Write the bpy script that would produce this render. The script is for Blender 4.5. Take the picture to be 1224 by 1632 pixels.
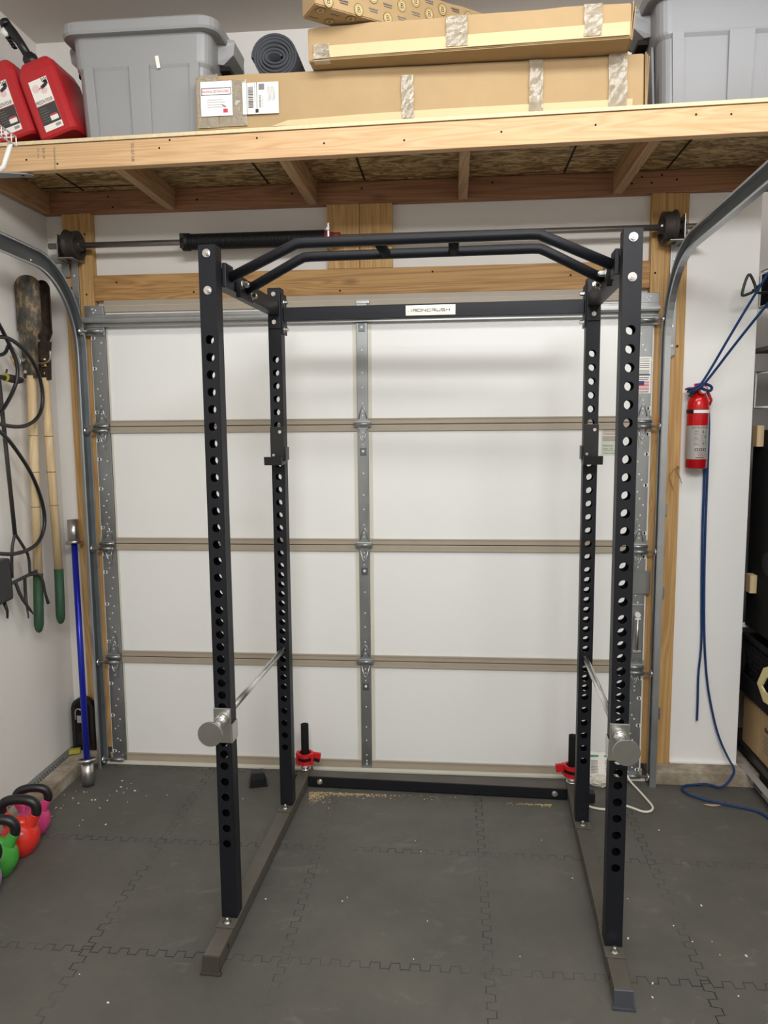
import bpy, bmesh, math, random
from mathutils import Vector, Matrix
from math import pi, sin, cos, radians, atan2, sqrt

S = bpy.context.scene
COL = S.collection
for o in list(bpy.data.objects): bpy.data.objects.remove(o)

# ------------------------------------------------------------------ camera, light, exposure
def make_camera():
    yaw, pitch, roll = 0.0916, -0.1171, -0.0089
    cy, sy, cp, sp = cos(yaw), sin(yaw), cos(pitch), sin(pitch)
    f = Vector((-sy*cp, cy*cp, sp)); r = Vector((cy, sy, 0)); u = r.cross(f)
    cr, sr = cos(roll), sin(roll)
    r2 = r*cr + u*sr; u2 = u*cr - r*sr
    cam = bpy.data.cameras.new('camera'); cam.sensor_fit = 'VERTICAL'; cam.sensor_height = 36.0
    cam.lens = 1218.7/1632*36; cam.clip_start = 0.02
    o = bpy.data.objects.new('camera', cam); COL.objects.link(o)
    m = Matrix((r2, u2, -f)).transposed().to_4x4(); m.translation = Vector((0.3921, -3.3482, 1.5939))
    o.matrix_world = m; S.camera = o
make_camera()

w = bpy.data.worlds.new('world'); S.world = w; w.use_nodes = True
w.node_tree.nodes['Background'].inputs[0].default_value = (0.9, 0.95, 1, 1)
w.node_tree.nodes['Background'].inputs[1].default_value = 0.25

def area(name, loc, sx, sy, watts, target=None, col=(0.975, 0.99, 1.0)):
    l = bpy.data.lights.new(name, 'AREA'); l.shape = 'RECTANGLE'; l.size = sx; l.size_y = sy; l.energy = watts; l.color = col
    o = bpy.data.objects.new(name, l); COL.objects.link(o); o.location = loc
    if target:
        d = Vector(target)-Vector(loc); o.rotation_euler = d.to_track_quat('-Z', 'Y').to_euler()
area('ceiling_light_near', (0.70, -1.50, 3.20), 2.5, 0.22, 21, (0.7, 0.35, 0.9))
area('ceiling_light_middle', (0.7, -3.6, 3.17), 1.8, 0.50, 78, (0.5, -0.4, 0.5))
area('ceiling_light_far', (0.4, -5.2, 3.18), 1.2, 0.5, 60)
S.view_settings.view_transform = 'Standard'; S.view_settings.look = 'None'
S.view_settings.gamma = 1.0; S.view_settings.use_curve_mapping = False
S.view_settings.exposure = 0.12

# ------------------------------------------------------------------ materials
def srgb(*c):
    return tuple(((x/255+0.055)/1.055)**2.4 if x/255 > 0.04045 else x/255/12.92 for x in c)
class N:
    def __init__(s, name, rough=0.5, metal=0.0, col=(.5, .5, .5)):
        s.m = bpy.data.materials.new(name); s.m.use_nodes = True
        s.t = s.m.node_tree; s.b = s.t.nodes['Principled BSDF']
        s.b.inputs['Base Color'].default_value = (*col, 1); s.b.inputs['Roughness'].default_value = rough
        s.b.inputs['Metallic'].default_value = metal
    def node(s, typ, ins=None, **kw):
        n = s.t.nodes.new(typ)
        for k, v in kw.items(): setattr(n, k, v)
        for k, v in (ins or {}).items(): s.put(n.inputs[k], v)
        return n
    def put(s, inp, v):
        if isinstance(v, bpy.types.NodeSocket): s.t.links.new(v, inp)
        else: inp.default_value = v
    def coord(s, scale=(1, 1, 1), rot=(0, 0, 0), loc=(0, 0, 0)):
        tc = s.node('ShaderNodeTexCoord')
        mp = s.node('ShaderNodeMapping', {'Vector': tc.outputs['Object'], 'Scale': scale, 'Rotation': rot, 'Location': loc})
        return mp.outputs[0]
    def noise(s, vec, scale=5, detail=4, rough=0.5, dist=0.0):
        return s.node('ShaderNodeTexNoise', {'Vector': vec, 'Scale': scale, 'Detail': detail, 'Roughness': rough, 'Distortion': dist}).outputs[0]
    def ramp(s, fac, stops):
        n = s.node('ShaderNodeValToRGB', {0: fac}); e = n.color_ramp.elements
        while len(e) < len(stops): e.new(0.5)
        for el, (p, c) in zip(e, stops): el.position = p; el.color = (*c, 1)
        return n.outputs[0]
    def mix(s, fac, a, b):
        n = s.node('ShaderNodeMix', data_type='RGBA')
        s.put(n.inputs[0], fac); s.put(n.inputs[6], a if isinstance(a, bpy.types.NodeSocket) else (*a, 1)); s.put(n.inputs[7], b if isinstance(b, bpy.types.NodeSocket) else (*b, 1))
        return n.outputs[2]
    def math(s, op, a, b=0.0, c=0.0, clamp=False):
        n = s.node('ShaderNodeMath', operation=op, use_clamp=clamp)
        for i, v in enumerate((a, b, c)): s.put(n.inputs[i], v)
        return n.outputs[0]
    def bump(s, h, strength=0.3, dist=0.002):
        n = s.node('ShaderNodeBump', {'Height': h, 'Strength': strength, 'Distance': dist}); s.put(s.b.inputs['Normal'], n.outputs[0])
    def col(s, v): s.put(s.b.inputs['Base Color'], v)
    def ro(s, v): s.put(s.b.inputs['Roughness'], v)

def plain(name, c, rough=0.5, metal=0.0, var=0.06, scale=12, bump=0.0):
    n = N(name, rough, metal, c)
    f = n.noise(n.coord(), scale, 3)
    n.col(n.mix(f, tuple(x*(1-var) for x in c), tuple(min(1, x*(1+var)) for x in c)))
    if bump: n.bump(n.noise(n.coord(), scale*12, 3), bump, 0.001)
    return n.m

def wood(name, light, dark, axis, rings=9.0, seed=0.0):
    n = N(name, 0.62)
    sc = [rings]*3; sc[axis] = 0.5
    v = n.coord(tuple(sc), loc=(seed, seed*1.7, seed*.3))
    a = n.noise(v, 1.3, 3, 0.5, 0.6)
    wv = n.math('FRACT', n.math('MULTIPLY', a, 13.0))
    wv = n.math('PINGPONG', wv, 0.5)
    sc2 = [160]*3; sc2[axis] = 3
    fib = n.noise(n.coord(tuple(sc2)), 1.0, 2)
    base = n.mix(n.math('MULTIPLY_ADD', wv, 2.0, .12, clamp=True), dark, light)
    big = n.noise(n.coord((2, 2, 2), loc=(seed, 0, 0)), 1.5, 2)
    base = n.mix(n.math('MULTIPLY', big, 0.45), base, tuple((l*.6+d*.4) for l, d in zip(light, dark)))
    base = n.mix(n.math('MULTIPLY', fib, 0.35), base, tuple(x*.72 for x in dark))
    # knots
    ks = [5.5]*3; ks[axis] = 2.2
    vo = n.node('ShaderNodeTexVoronoi', {'Vector': n.coord(tuple(ks), loc=(seed*3, .2, .4)), 'Scale': 1.0})
    kn = n.math('SUBTRACT', 1.0, n.math('MULTIPLY', vo.outputs['Distance'], 9.0), clamp=True)
    base = n.mix(n.math('MULTIPLY', kn, 0.75, clamp=True), base, tuple(x*.33 for x in dark))
    n.col(base); n.bump(fib, 0.15, 0.001)
    return n.m

def galv(name, c=(.33, .337, .335), rough=.38):
    n = N(name, rough, 0.85)
    f = n.noise(n.coord((1, 1, .6)), 9, 4, .6)
    n.col(n.mix(f, tuple(x*.72 for x in c), tuple(x*1.2 for x in c)))
    n.ro(n.math('MULTIPLY_ADD', f, .3, rough-.12))
    return n.m

M = {}
M['wall'] = plain('wall_paint', srgb(232, 228, 222), .6, var=.03, scale=3, bump=.05)
M['wall_panel'] = plain('white_wall_panel', srgb(242, 240, 236), .45, var=.02, scale=2)
M['ceiling'] = plain('ceiling_paint', srgb(222, 214, 206), .8, var=.03, scale=2)
M['door_white'] = plain('door_foam_white', srgb(238, 237, 233), .42, var=.025, scale=3, bump=.03)
M['tan'] = plain('door_tan_rail', srgb(168, 156, 138), .45, var=.05)
M['cream'] = plain('door_cream_edge', srgb(216, 212, 196), .5)
M['galv'] = galv('galvanised_steel')
M['galv_dark'] = galv('galvanised_track', (.17, .19, .20), .4)
M['galv_strut'] = galv('galvanised_strut', (.36, .365, .36), .3)
M['track'] = galv('galvanised_rail', (.50, .52, .535), .30)
M['hole_light'] = plain('punched_hole', srgb(225, 225, 220), .5)
M['beam_f'] = wood('spruce_front', srgb(222, 186, 142), srgb(200, 156, 108), 0, 10, 1.0)
M['joist'] = wood('spruce_joist', srgb(196, 160, 118), srgb(150, 112, 74), 1, 10, 3.0)
M['ledger'] = wood('fir_ledger', srgb(176, 128, 92), srgb(132, 88, 60), 0, 9, 5.0)
M['pine_v'] = wood('pine_post', srgb(214, 174, 114), srgb(176, 130, 74), 2, 9, 2.0)
M['pine_h_shaded'] = wood('pine_header_shaded', srgb(206, 162, 102), srgb(154, 108, 58), 0, 9, 7.0)  # darker than the post pine: some of the header's shading is in the colour
M['handle'] = wood('ash_handle', srgb(226, 202, 160), srgb(202, 172, 126), 2, 6, 4.0)
n = N('strand_board', .7)
v = n.coord((5, 13, 9)); a = n.noise(v, 1.6, 4, .6, 2.6)
v2 = n.coord((16, 6, 9), rot=(0, 0, .5)); b = n.noise(v2, 1.7, 4, .6, 2.0)
n.col(n.mix(n.math('MULTIPLY', b, .6), n.ramp(a, [(0.40, srgb(84, 62, 30)), (0.5, srgb(160, 130, 84)), (0.60, srgb(214, 190, 142))]), srgb(160, 130, 84)))
n.bump(a, .3); M['osb'] = n.m
M['osb_edge'] = plain('strand_board_edge', srgb(222, 204, 166), .8, var=.2, scale=60, bump=.3)
M['black_gap'] = plain('dark_gap', (.01, .008, .006), .9)
n = N('powder_coat', .48)
f = n.noise(n.coord(), 3, 3); n.col(n.mix(f, srgb(15, 17, 22), srgb(23, 25, 31)))
n.b.inputs['Specular IOR Level'].default_value = .32; M['coat'] = n.m
n = N('dusty_coat', .6)
f = n.noise(n.coord(), 7, 5, .7); n.col(n.mix(f, srgb(62, 58, 52), srgb(98, 92, 82))); M['dusty'] = n.m
M['chrome'] = plain('chrome', (.82, .82, .81), .26, 1.0, var=.03)
M['plate'] = plain('brushed_nickel', (.55, .545, .52), .3, 1.0, var=.08, scale=30)
M['zinc'] = plain('zinc_bolt', (.72, .71, .68), .22, 1.0)
M['badge'] = plain('badge_silver', srgb(222, 216, 202), .3, .4, var=.05, scale=90)
M['black'] = plain('black_plastic', srgb(24, 24, 25), .38)
M['black_matte'] = plain('black_rubber', srgb(26, 25, 25), .85); M['black_matte'].node_tree.nodes['Principled BSDF'].inputs['Specular IOR Level'].default_value = .15
M['cap_grey'] = plain('cap_grey', srgb(62, 66, 72), .45); M['cap_brown'] = plain('cap_dusty', srgb(58, 54, 44), .8, var=.2)
M['spring'] = plain('spring_steel', srgb(26, 26, 27), .5, .3)
M['shaft'] = plain('shaft_steel', (.46, .45, .43), .35, .9, var=.15)
M['drum'] = plain('cast_drum', srgb(62, 56, 52), .6, .4, var=.2)
M['red_cone'] = plain('red_cone', srgb(128, 48, 48), .5)
M['red_clamp'] = plain('red_plastic', srgb(200, 28, 34), .35)
M['red_can'] = plain('red_jerry', srgb(178, 34, 40), .38, var=.08, scale=6)
M['red_ext'] = plain('red_enamel', srgb(196, 24, 30), .2, .1)
M['paper'] = plain('paper', srgb(238, 234, 226), .6, var=.02)
M['ink'] = plain('ink', srgb(44, 42, 42), .7)
M['ink_grey'] = plain('ink_grey', srgb(120, 118, 114), .7)
M['ink_red'] = plain('ink_red', srgb(196, 60, 70), .7)
M['ink_blue'] = plain('ink_blue', srgb(60, 64, 110), .7)
M['ink_green'] = plain('ink_green', srgb(70, 150, 120), .7)
M['ink_dark'] = plain('label_dark', srgb(62, 60, 58), .5)
M['label_grey'] = plain('label_silver', srgb(176, 172, 166), .4, .2)
M['tote'] = plain('grey_tote', srgb(150, 150, 150), .38, var=.05, scale=5, bump=.05)
M['tote_mid'] = plain('mid_grey_tote', srgb(134, 134, 136), .36, var=.05, scale=5, bump=.05)
M['tote_dark'] = plain('dark_tote', srgb(92, 92, 96), .45)
n = N('cardboard', .75)
f = n.noise(n.coord((1, 1, 1)), 6, 5, .6); g = n.noise(n.coord((3, 3, 300)), 1, 1)
n.col(n.mix(n.math('MULTIPLY', g, .12), n.mix(f, srgb(164, 136, 96), srgb(184, 156, 114)), srgb(160, 124, 82))); n.bump(f, .12, .01); M['card'] = n.m
M['card_light'] = plain('cardboard_flap', srgb(206, 184, 140), .65, var=.08, scale=8)
n = N('box_tape', .12)
f = n.noise(n.coord((1, 1, 1)), 38, 4, .7, 1.0)
n.col(n.mix(f, srgb(204, 182, 146), srgb(232, 224, 206))); n.bump(f, .9, .012)
n.b.inputs['Coat Weight'].default_value = 1.0; M['tape'] = n.m
M['green_grip'] = plain('green_grip', srgb(38, 72, 46), .6, var=.08)
n = N('rusty_blade', .65, .45)
f = n.noise(n.coord((1, 1, .5)), 22, 5, .7); n.col(n.ramp(f, [(.35, srgb(58, 55, 50)), (.50, srgb(88, 83, 74)), (.62, srgb(158, 132, 96))])); n.bump(f, .4); M['rust'] = n.m
n = N('dark_rust', .75, .3)
f = n.noise(n.coord(), 26, 5, .7); n.col(n.ramp(f, [(.35, srgb(30, 25, 22)), (.6, srgb(70, 52, 40)), (.75, srgb(110, 84, 60))])); M['rust_dark'] = n.m
M['tool_grey'] = plain('painted_tool', srgb(62, 60, 58), .5, .4, var=.15)
M['hose'] = plain('black_hose', srgb(22, 22, 24), .35)
M['brass'] = plain('brass', (.62, .45, .2), .3, 1.0)
M['blue_bar'] = plain('blue_anodised', srgb(26, 38, 160), .28, .35)
M['blue_rope'] = plain('blue_rope', srgb(8, 52, 102), .7, var=.35, scale=160)
M['steel'] = plain('sleeve_steel', (.62, .61, .59), .3, 1.0)
M['white_plastic'] = plain('white_coated', srgb(232, 230, 224), .4)
M['cord_white'] = plain('white_cord', srgb(226, 222, 206), .5)
n = N('concrete', .85)
f = n.noise(n.coord(), 9, 6, .7); n.col(n.ramp(f, [(.3, srgb(112, 100, 84)), (.5, srgb(150, 138, 120)), (.7, srgb(182, 172, 154))])); n.bump(f, .6, .01); M['concrete'] = n.m
M['twine'] = plain('brass_wire', srgb(176, 150, 100), .5, .4)
M['orange'] = plain('orange_wax', srgb(232, 140, 56), .7)
M['yellow_strap'] = plain('yellowed_strap', srgb(222, 208, 150), .6, var=.12, scale=20)
M['cloth'] = plain('grey_cloth', srgb(120, 112, 102), .9, var=.2, scale=20)
M['olive'] = plain('yellow_green_cloth', srgb(170, 160, 60), .9, var=.2)
M['maroon'] = plain('maroon_cloth', srgb(110, 24, 28), .8, var=.2)
M['kb_pink'] = plain('pink_vinyl', srgb(214, 66, 128), .3)
M['kb_red'] = plain('red_vinyl', srgb(222, 52, 40), .25)
M['kb_green'] = plain('green_vinyl', srgb(70, 160, 62), .3)
M['kb_purple'] = plain('lilac_vinyl', srgb(176, 136, 190), .35)
M['leaf'] = plain('dry_leaf', srgb(196, 170, 130), .8)
M['foam'] = plain('grey_foam_mat', srgb(58, 60, 66), .7)

# floor of interlocking foam tiles: 0.61 m tiles with square teeth along the joints
n = N('foam_tiles', .62)
tc = n.node('ShaderNodeTexCoord'); sp = n.node('ShaderNodeSeparateXYZ', {0: tc.outputs['Object']})
x, y = sp.outputs[0], sp.outputs[1]
T = 0.61
def seam(p, q, off):
    tri = n.math('SINE', n.math('MULTIPLY', q, 2*pi/0.0592))
    sq = n.math('MULTIPLY', n.math('MAXIMUM', n.math('MINIMUM', n.math('MULTIPLY', tri, 5.0), 1.0), -1.0), 0.0125)
    leg = n.math('LESS_THAN', n.math('ABSOLUTE', tri), 0.2)
    u = n.math('ADD', n.math('SUBTRACT', p, off), sq)
    u = n.math('SUBTRACT', u, n.math('MULTIPLY', n.math('ROUND', n.math('DIVIDE', u, T)), T))
    return n.math('DIVIDE', n.math('ABSOLUTE', u), n.math('MULTIPLY_ADD', leg, 5.0, 1.0))
du = seam(x, y, -0.112); dv = seam(y, x, -1.272)
d = n.math('MINIMUM', du, dv)
big = n.noise(n.coord(), 1.6, 5, .65); fine = n.noise(n.coord(), 14, 5, .65)
line = n.math('SUBTRACT', 1.0, n.math('MULTIPLY', n.math('SUBTRACT', d, .0009), 700.0, clamp=True), clamp=True)
line = n.math('MULTIPLY', line, n.math('MULTIPLY', n.math('SUBTRACT', n.noise(n.coord(loc=(3, 1, 0)), 2.6, 3, .7), .32), 3.6, clamp=True), clamp=True)
base = n.mix(n.math('MULTIPLY', n.math('SUBTRACT', big, .3), 2.4, clamp=True), srgb(78, 76, 71), srgb(102, 99, 91))
scuff = n.math('MULTIPLY', n.math('SUBTRACT', n.noise(n.coord((1, 1.6, 1), rot=(0, 0, .6)), 5.5, 6, .75, .6), .58), 2.4, clamp=True)
base = n.mix(n.math('MULTIPLY', fine, .35), base, srgb(70, 68, 63))
base = n.mix(scuff, base, srgb(134, 130, 120))
n.col(n.mix(line, base, srgb(22, 21, 20)))
n.ro(n.math('MULTIPLY_ADD', fine, .2, .52))
n.bump(n.math('ADD', n.math('MULTIPLY', line, -3.0), n.noise(n.coord(), 260, 2)), .25, .0015)
M['mat_floor'] = n.m

# ------------------------------------------------------------------ mesh builder
class MB:
    def __init__(s, *mats): s.bm = bmesh.new(); s.mats = list(mats); s.i = 0
    def use(s, m):
        if m not in s.mats: s.mats.append(m)
        s.i = s.mats.index(m); return s
    def _fin(s, before, smooth=False):
        for f in s.bm.faces:
            if f not in before: f.material_index = s.i; f.smooth = smooth
    def box(s, c, d, rot=None, bev=0.0, seg=2):
        before = set(s.bm.faces)
        m = Matrix.Translation(c) @ (rot.to_4x4() if rot else Matrix()) @ Matrix.Diagonal((*d, 1))
        r = bmesh.ops.create_cube(s.bm, size=1, matrix=m)
        if bev:
            es = list({e for v in r['verts'] for e in v.link_edges})
            bmesh.ops.bevel(s.bm, geom=es, offset=bev, segments=seg, profile=.6, affect='EDGES')
        s._fin(before); return s
    def b2(s, x0, x1, y0, y1, z0, z1, bev=0.0, seg=2):
        return s.box(((x0+x1)/2, (y0+y1)/2, (z0+z1)/2), (abs(x1-x0), abs(y1-y0), abs(z1-z0)), None, bev, seg)
    def cyl(s, p0, p1, r, r2=None, n=16, caps=True, smooth=True):
        before = set(s.bm.faces)
        p0, p1 = Vector(p0), Vector(p1); d = p1-p0
        q = d.to_track_quat('Z', 'Y').to_matrix().to_4x4()
        bmesh.ops.create_cone(s.bm, cap_ends=caps, segments=n, radius1=r, radius2=r if r2 is None else r2, depth=d.length, matrix=Matrix.Translation((p0+p1)/2) @ q)
        for f in s.bm.faces:
            if f not in before: f.material_index = s.i; f.smooth = smooth and len(f.verts) == 4
        return s
    def sphere(s, c, r, sc=(1, 1, 1), n=20, rot=None):
        before = set(s.bm.faces)
        bmesh.ops.create_uvsphere(s.bm, u_segments=n, v_segments=max(6, n*2//3), radius=r, matrix=Matrix.Translation(c) @ (rot.to_4x4() if rot else Matrix()) @ Matrix.Diagonal((*sc, 1)))
        s._fin(before, True); return s
    def tube(s, pts, r, n=10, closed=False, smooth_iter=0, caps=True):
        pts = [Vector(p) for p in pts]
        rr = r if isinstance(r, (list, tuple)) else [r]*len(pts)
        rr = list(rr)
        for _ in range(smooth_iter):
            q = []; q2 = []; L = len(pts); rng = range(L if closed else L-1)
            if not closed: q.append(pts[0]); q2.append(rr[0])
            for i in rng:
                a, b = pts[i], pts[(i+1) % L]; ra, rb = rr[i], rr[(i+1) % L]
                q += [a*.75+b*.25, a*.25+b*.75]; q2 += [ra*.75+rb*.25, ra*.25+rb*.75]
            if not closed: q.append(pts[-1]); q2.append(rr[-1])
            pts, rr = q, q2
        L = len(pts); rings = []; up = None
        for i, p in enumerate(pts):
            if closed: t = pts[(i+1) % L]-pts[i-1]
            else: t = pts[min(i+1, L-1)]-pts[max(i-1, 0)]
            t.normalize()
            if up is None:
                up = t.orthogonal().normalized()
            up = (up - t*up.dot(t)).normalized(); v = t.cross(up)
            rings.append([s.bm.verts.new(p+(up*cos(2*pi*k/n)+v*sin(2*pi*k/n))*rr[i]) for k in range(n)])
        for i in range(L if closed else L-1):
            a, b = rings[i], rings[(i+1) % L]
            for k in range(n):
                f = s.bm.faces.new((a[k], a[(k+1) % n], b[(k+1) % n], b[k])); f.material_index = s.i; f.smooth = True
        if not closed and caps:
            for rg in (rings[0][::-1], rings[-1]):
                f = s.bm.faces.new(rg); f.material_index = s.i
        return s
    def loft(s, rings, close=True, cap0=True, cap1=True, smooth=True):
        vs = [[s.bm.verts.new(p) for p in r] for r in rings]; n = len(vs[0])
        for a, b in zip(vs, vs[1:]):
            for k in range(n if close else n-1):
                f = s.bm.faces.new((a[k], a[(k+1) % n], b[(k+1) % n], b[k])); f.material_index = s.i; f.smooth = smooth
        if cap0: f = s.bm.faces.new(vs[0][::-1]); f.material_index = s.i
        if cap1: f = s.bm.faces.new(vs[-1]); f.material_index = s.i
        return s
    def lathe(s, prof, c=(0, 0, 0), axis=(0, 0, 1), n=24):
        q = Vector(axis).to_track_quat('Z', 'Y').to_matrix(); c = Vector(c)
        return s.loft([[c+q @ Vector((r*cos(2*pi*k/n), r*sin(2*pi*k/n), h)) for k in range(n)] for r, h in prof])
    def prism(s, poly, n, thick):
        """3d polygon extruded along n by thick"""
        n = Vector(n)*thick; a = [s.bm.verts.new(Vector(p)) for p in poly]; b = [s.bm.verts.new(Vector(p)+n) for p in poly]
        k = len(poly); fs = [s.bm.faces.new(a[::-1]), s.bm.faces.new(b)]
        for i in range(k): fs.append(s.bm.faces.new((a[i], a[(i+1) % k], b[(i+1) % k], b[i])))
        for f in fs: f.material_index = s.i
        return s
    def holeplate(s, x0, x1, z0, z1, y, th, holes, r, n=20):
        """plate in XZ at depth y..y+th with round through-holes at (xc, z)"""
        xc = (x0+x1)/2; zs = sorted(holes); cuts = [z0]+[(a+b)/2 for a, b in zip(zs, zs[1:])]+[z1]
        if zs[0]-z0 > .06: cuts[0] = zs[0]-.02
        if z1-zs[-1] > .06: cuts[-1] = zs[-1]+.02
        for i, hz in enumerate(zs):
            za, zb = cuts[i], cuts[i+1]
            ang = sorted(set([round(2*pi*k/n, 5) for k in range(n)]+[round(atan2(dz, dx) % (2*pi), 5) for dx in (x0-xc, x1-xc) for dz in (za-hz, zb-hz)]))
            O = []; I = []
            for a in ang:
                ca, sa = cos(a), sin(a)
                t = min(((x1-xc) if ca > 0 else (x0-xc))/ca if abs(ca) > 1e-6 else 9, ((zb-hz) if sa > 0 else (za-hz))/sa if abs(sa) > 1e-6 else 9)
                O.append((xc+ca*t, hz+sa*t)); I.append((xc+ca*r, hz+sa*r))
            of = [s.bm.verts.new((p[0], y, p[1])) for p in O]; inf = [s.bm.verts.new((p[0], y, p[1])) for p in I]
            ob = [s.bm.verts.new((p[0], y+th, p[1])) for p in O]; inb = [s.bm.verts.new((p[0], y+th, p[1])) for p in I]
            m = len(ang)
            for k in range(m):
                j = (k+1) % m
                for q in ((of[k], of[j], inf[j], inf[k]), (ob[j], ob[k], inb[k], inb[j]), (inf[k], inf[j], inb[j], inb[k])):
                    f = s.bm.faces.new(q); f.material_index = s.i
        if cuts[0] > z0+1e-5: s.b2(x0, x1, y, y+th, z0, cuts[0])
        if cuts[-1] < z1-1e-5: s.b2(x0, x1, y, y+th, cuts[-1], z1)
        return s
    def text(s, txt, org, u, v, size, th=.0006, sx=1.0, align='LEFT'):
        cu = bpy.data.curves.new('t', 'FONT'); cu.body = txt; cu.size = size; cu.extrude = 0; cu.align_x = align; cu.resolution_u = 2
        o = bpy.data.objects.new('t', cu); COL.objects.link(o)
        me = bpy.data.meshes.new_from_object(o)
        u = Vector(u).normalized(); v = Vector(v).normalized(); nn = u.cross(v); org = Vector(org)
        vs = [s.bm.verts.new(org+u*p.co.x*sx+v*p.co.y+nn*th) for p in me.vertices]
        for p in me.polygons:
            try: f = s.bm.faces.new([vs[i] for i in p.vertices]); f.material_index = s.i
            except ValueError: pass
        bpy.data.objects.remove(o); bpy.data.curves.remove(cu); bpy.data.meshes.remove(me)
        return s

ROOT = {}
def tag(o, label=None, cat=None, group=None, kind=None):
    if label: o['label'] = label
    if cat: o['category'] = cat
    if group: o['group'] = group
    if kind: o['kind'] = kind
    return o
def thing(name, label, cat, loc=(0, 0, 0), rot=(0, 0, 0), group=None):
    o = bpy.data.objects.new(name, None); COL.objects.link(o); o.empty_display_size = .05
    o.location = loc; o.rotation_euler = rot
    ROOT[o.name] = o.matrix_basis.copy()
    return tag(o, label, cat, group)
def obj(name, mb, parent=None, local=False, origin=None, label=None):
    """link a builder as ONE mesh object; coordinates are world unless local"""
    bm = mb.bm
    bmesh.ops.recalc_face_normals(bm, faces=bm.faces[:])
    inv = Matrix()
    if parent:
        r = parent
        while r.parent: r = r.parent
        if not local: inv = ROOT.get(r.name, r.matrix_basis).inverted()
    elif origin is not None: inv = Matrix.Translation(-Vector(origin))
    bm.transform(inv)
    me = bpy.data.meshes.new(name); bm.to_mesh(me); bm.free()
    for m in mb.mats: me.materials.append(M[m])
    o = bpy.data.objects.new(name, me); COL.objects.link(o)
    if parent: o.parent = parent
    elif origin is not None: o.location = origin; ROOT[o.name] = Matrix.Translation(Vector(origin))
    if label: o['label'] = label
    return o
def struct(name, mb): return tag(obj(name, mb), kind='structure')
def solo(name, mb, label, cat, origin, group=None, kind=None): return tag(obj(name, mb, origin=origin), label, cat, group, kind)
def rx(a): return Matrix.Rotation(a, 3, 'X')
def ry(a): return Matrix.Rotation(a, 3, 'Y')
def rz(a): return Matrix.Rotation(a, 3, 'Z')
def arc(c, r, a0, a1, n, f): return [f(c[0]+r*cos(a0+(a1-a0)*k/n), c[1]+r*sin(a0+(a1-a0)*k/n)) for k in range(n+1)]

# ------------------------------------------------------------------ room shell
WL, WR, WB, CE = -1.43, 2.25, .06, 3.25
struct('floor', MB('mat_floor').b2(-1.55, WR+.12, -6.6, 1.0, -.06, 0))
struct('ceiling', MB('ceiling').b2(WL-.12, WR+.12, -6.6, 1.0, CE, CE+.08))
struct('wall_left', MB('wall').b2(WL-.12, WL, -6.6, WB, .062, CE))
struct('wall_right', MB('wall').b2(WR, WR+.12, -6.6, .9, 0, CE))
struct('wall_rear', MB('wall').b2(WL-.12, WR+.12, -6.7, -6.6, 0, CE))
wb = MB('wall')
wb.b2(WL-.12, 1.355, WB, WB+.1, 2.10, CE).b2(WL-.12, -1.24, WB, WB+.1, .062, 2.10).b2(1.24, 1.355, WB, WB+.1, .062, 2.10)
struct('wall_back', wb)
struct('wall_panel', MB('wall_panel').b2(1.355, 1.652, .045, .16, .062, CE, .003))
struct('wall_alcove', MB('wall').b2(1.60, 2.37, .62, .72, 0, CE).b2(1.55, 1.648, .16, .62, 0, CE))
cb = MB('concrete').b2(-1.56, -1.312, -6.5, -.02, -.01, .06, .008).b2(-1.56, -1.27, -.03, .2, -.01, .06, .008)
struct('baseboard_left', cb)
struct('baseboard_back', MB('concrete').b2(1.27, 1.72, -.05, .2, -.01, .062, .008))
# perforated flashing on the left curb
fl = MB('galv').box((-1.408, -1.6, .0625), (.04, 3.2, .002), ry(radians(8)))
fl.use('ink')
for k in range(90):
    for dx in (0, .012): fl.cyl((-1.405+dx, -.12-k*.02+dx*.6, .0620-dx*.13), (-1.405+dx, -.12-k*.02+dx*.6, .0655-dx*.13), .0028, n=6)
struct('trim_1', fl)
fb = MB('white_plastic').b2(1.36, 1.65, .03, .05, .0625, .066)
struct('trim_2', fb)
# framing lumber round the door
def nails(mb, pts, y):
    mb.use('black_gap')
    for x_, z_ in pts: mb.cyl((x_, y-.0006, z_), (x_, y+.001, z_), .0045, n=8)
random.seed(3)
p = MB('pine_v').b2(-1.342, -1.258, .025, WB, .062, 2.52, .003).b2(-1.257, -1.206, .018, WB, .062, 2.52, .003)
nails(p, [(-1.235, 2.43), (-1.31, 2.2), (-1.24, 2.17), (-1.30, 1.0)], .018); struct('trim_3', p)
p = MB('pine_v').b2(1.206, 1.262, .018, WB, .062, 2.52, .003).b2(1.263, 1.356, .025, WB, .062, 2.52, .003)
nails(p, [(1.225, 2.2), (1.24, 2.08), (1.222, 1.86), (1.30, .3), (1.225, 1.75), (1.325, 1.9)], .018); struct('trim_4', p)
p = MB('pine_h_shaded').b2(-1.205, 1.205, .02, WB, 2.142, 2.252, .003)
nails(p, [(-1.1, 2.22), (-.1, 2.16), (.3, 2.23), (.88, 2.2), (-.75, 2.17)], .02); struct('trim_5', p)
struct('trim_6', MB('pine_v').b2(-.153, -.0135, .022, WB, 2.253, 2.52, .002))
struct('trim_7', MB('pine_v').b2(-.012, .128, .024, WB, 2.253, 2.52, .002))
struct('trim_8', MB('tan').b2(-1.16, 1.16, .012, WB, 2.118, 2.141))

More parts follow.
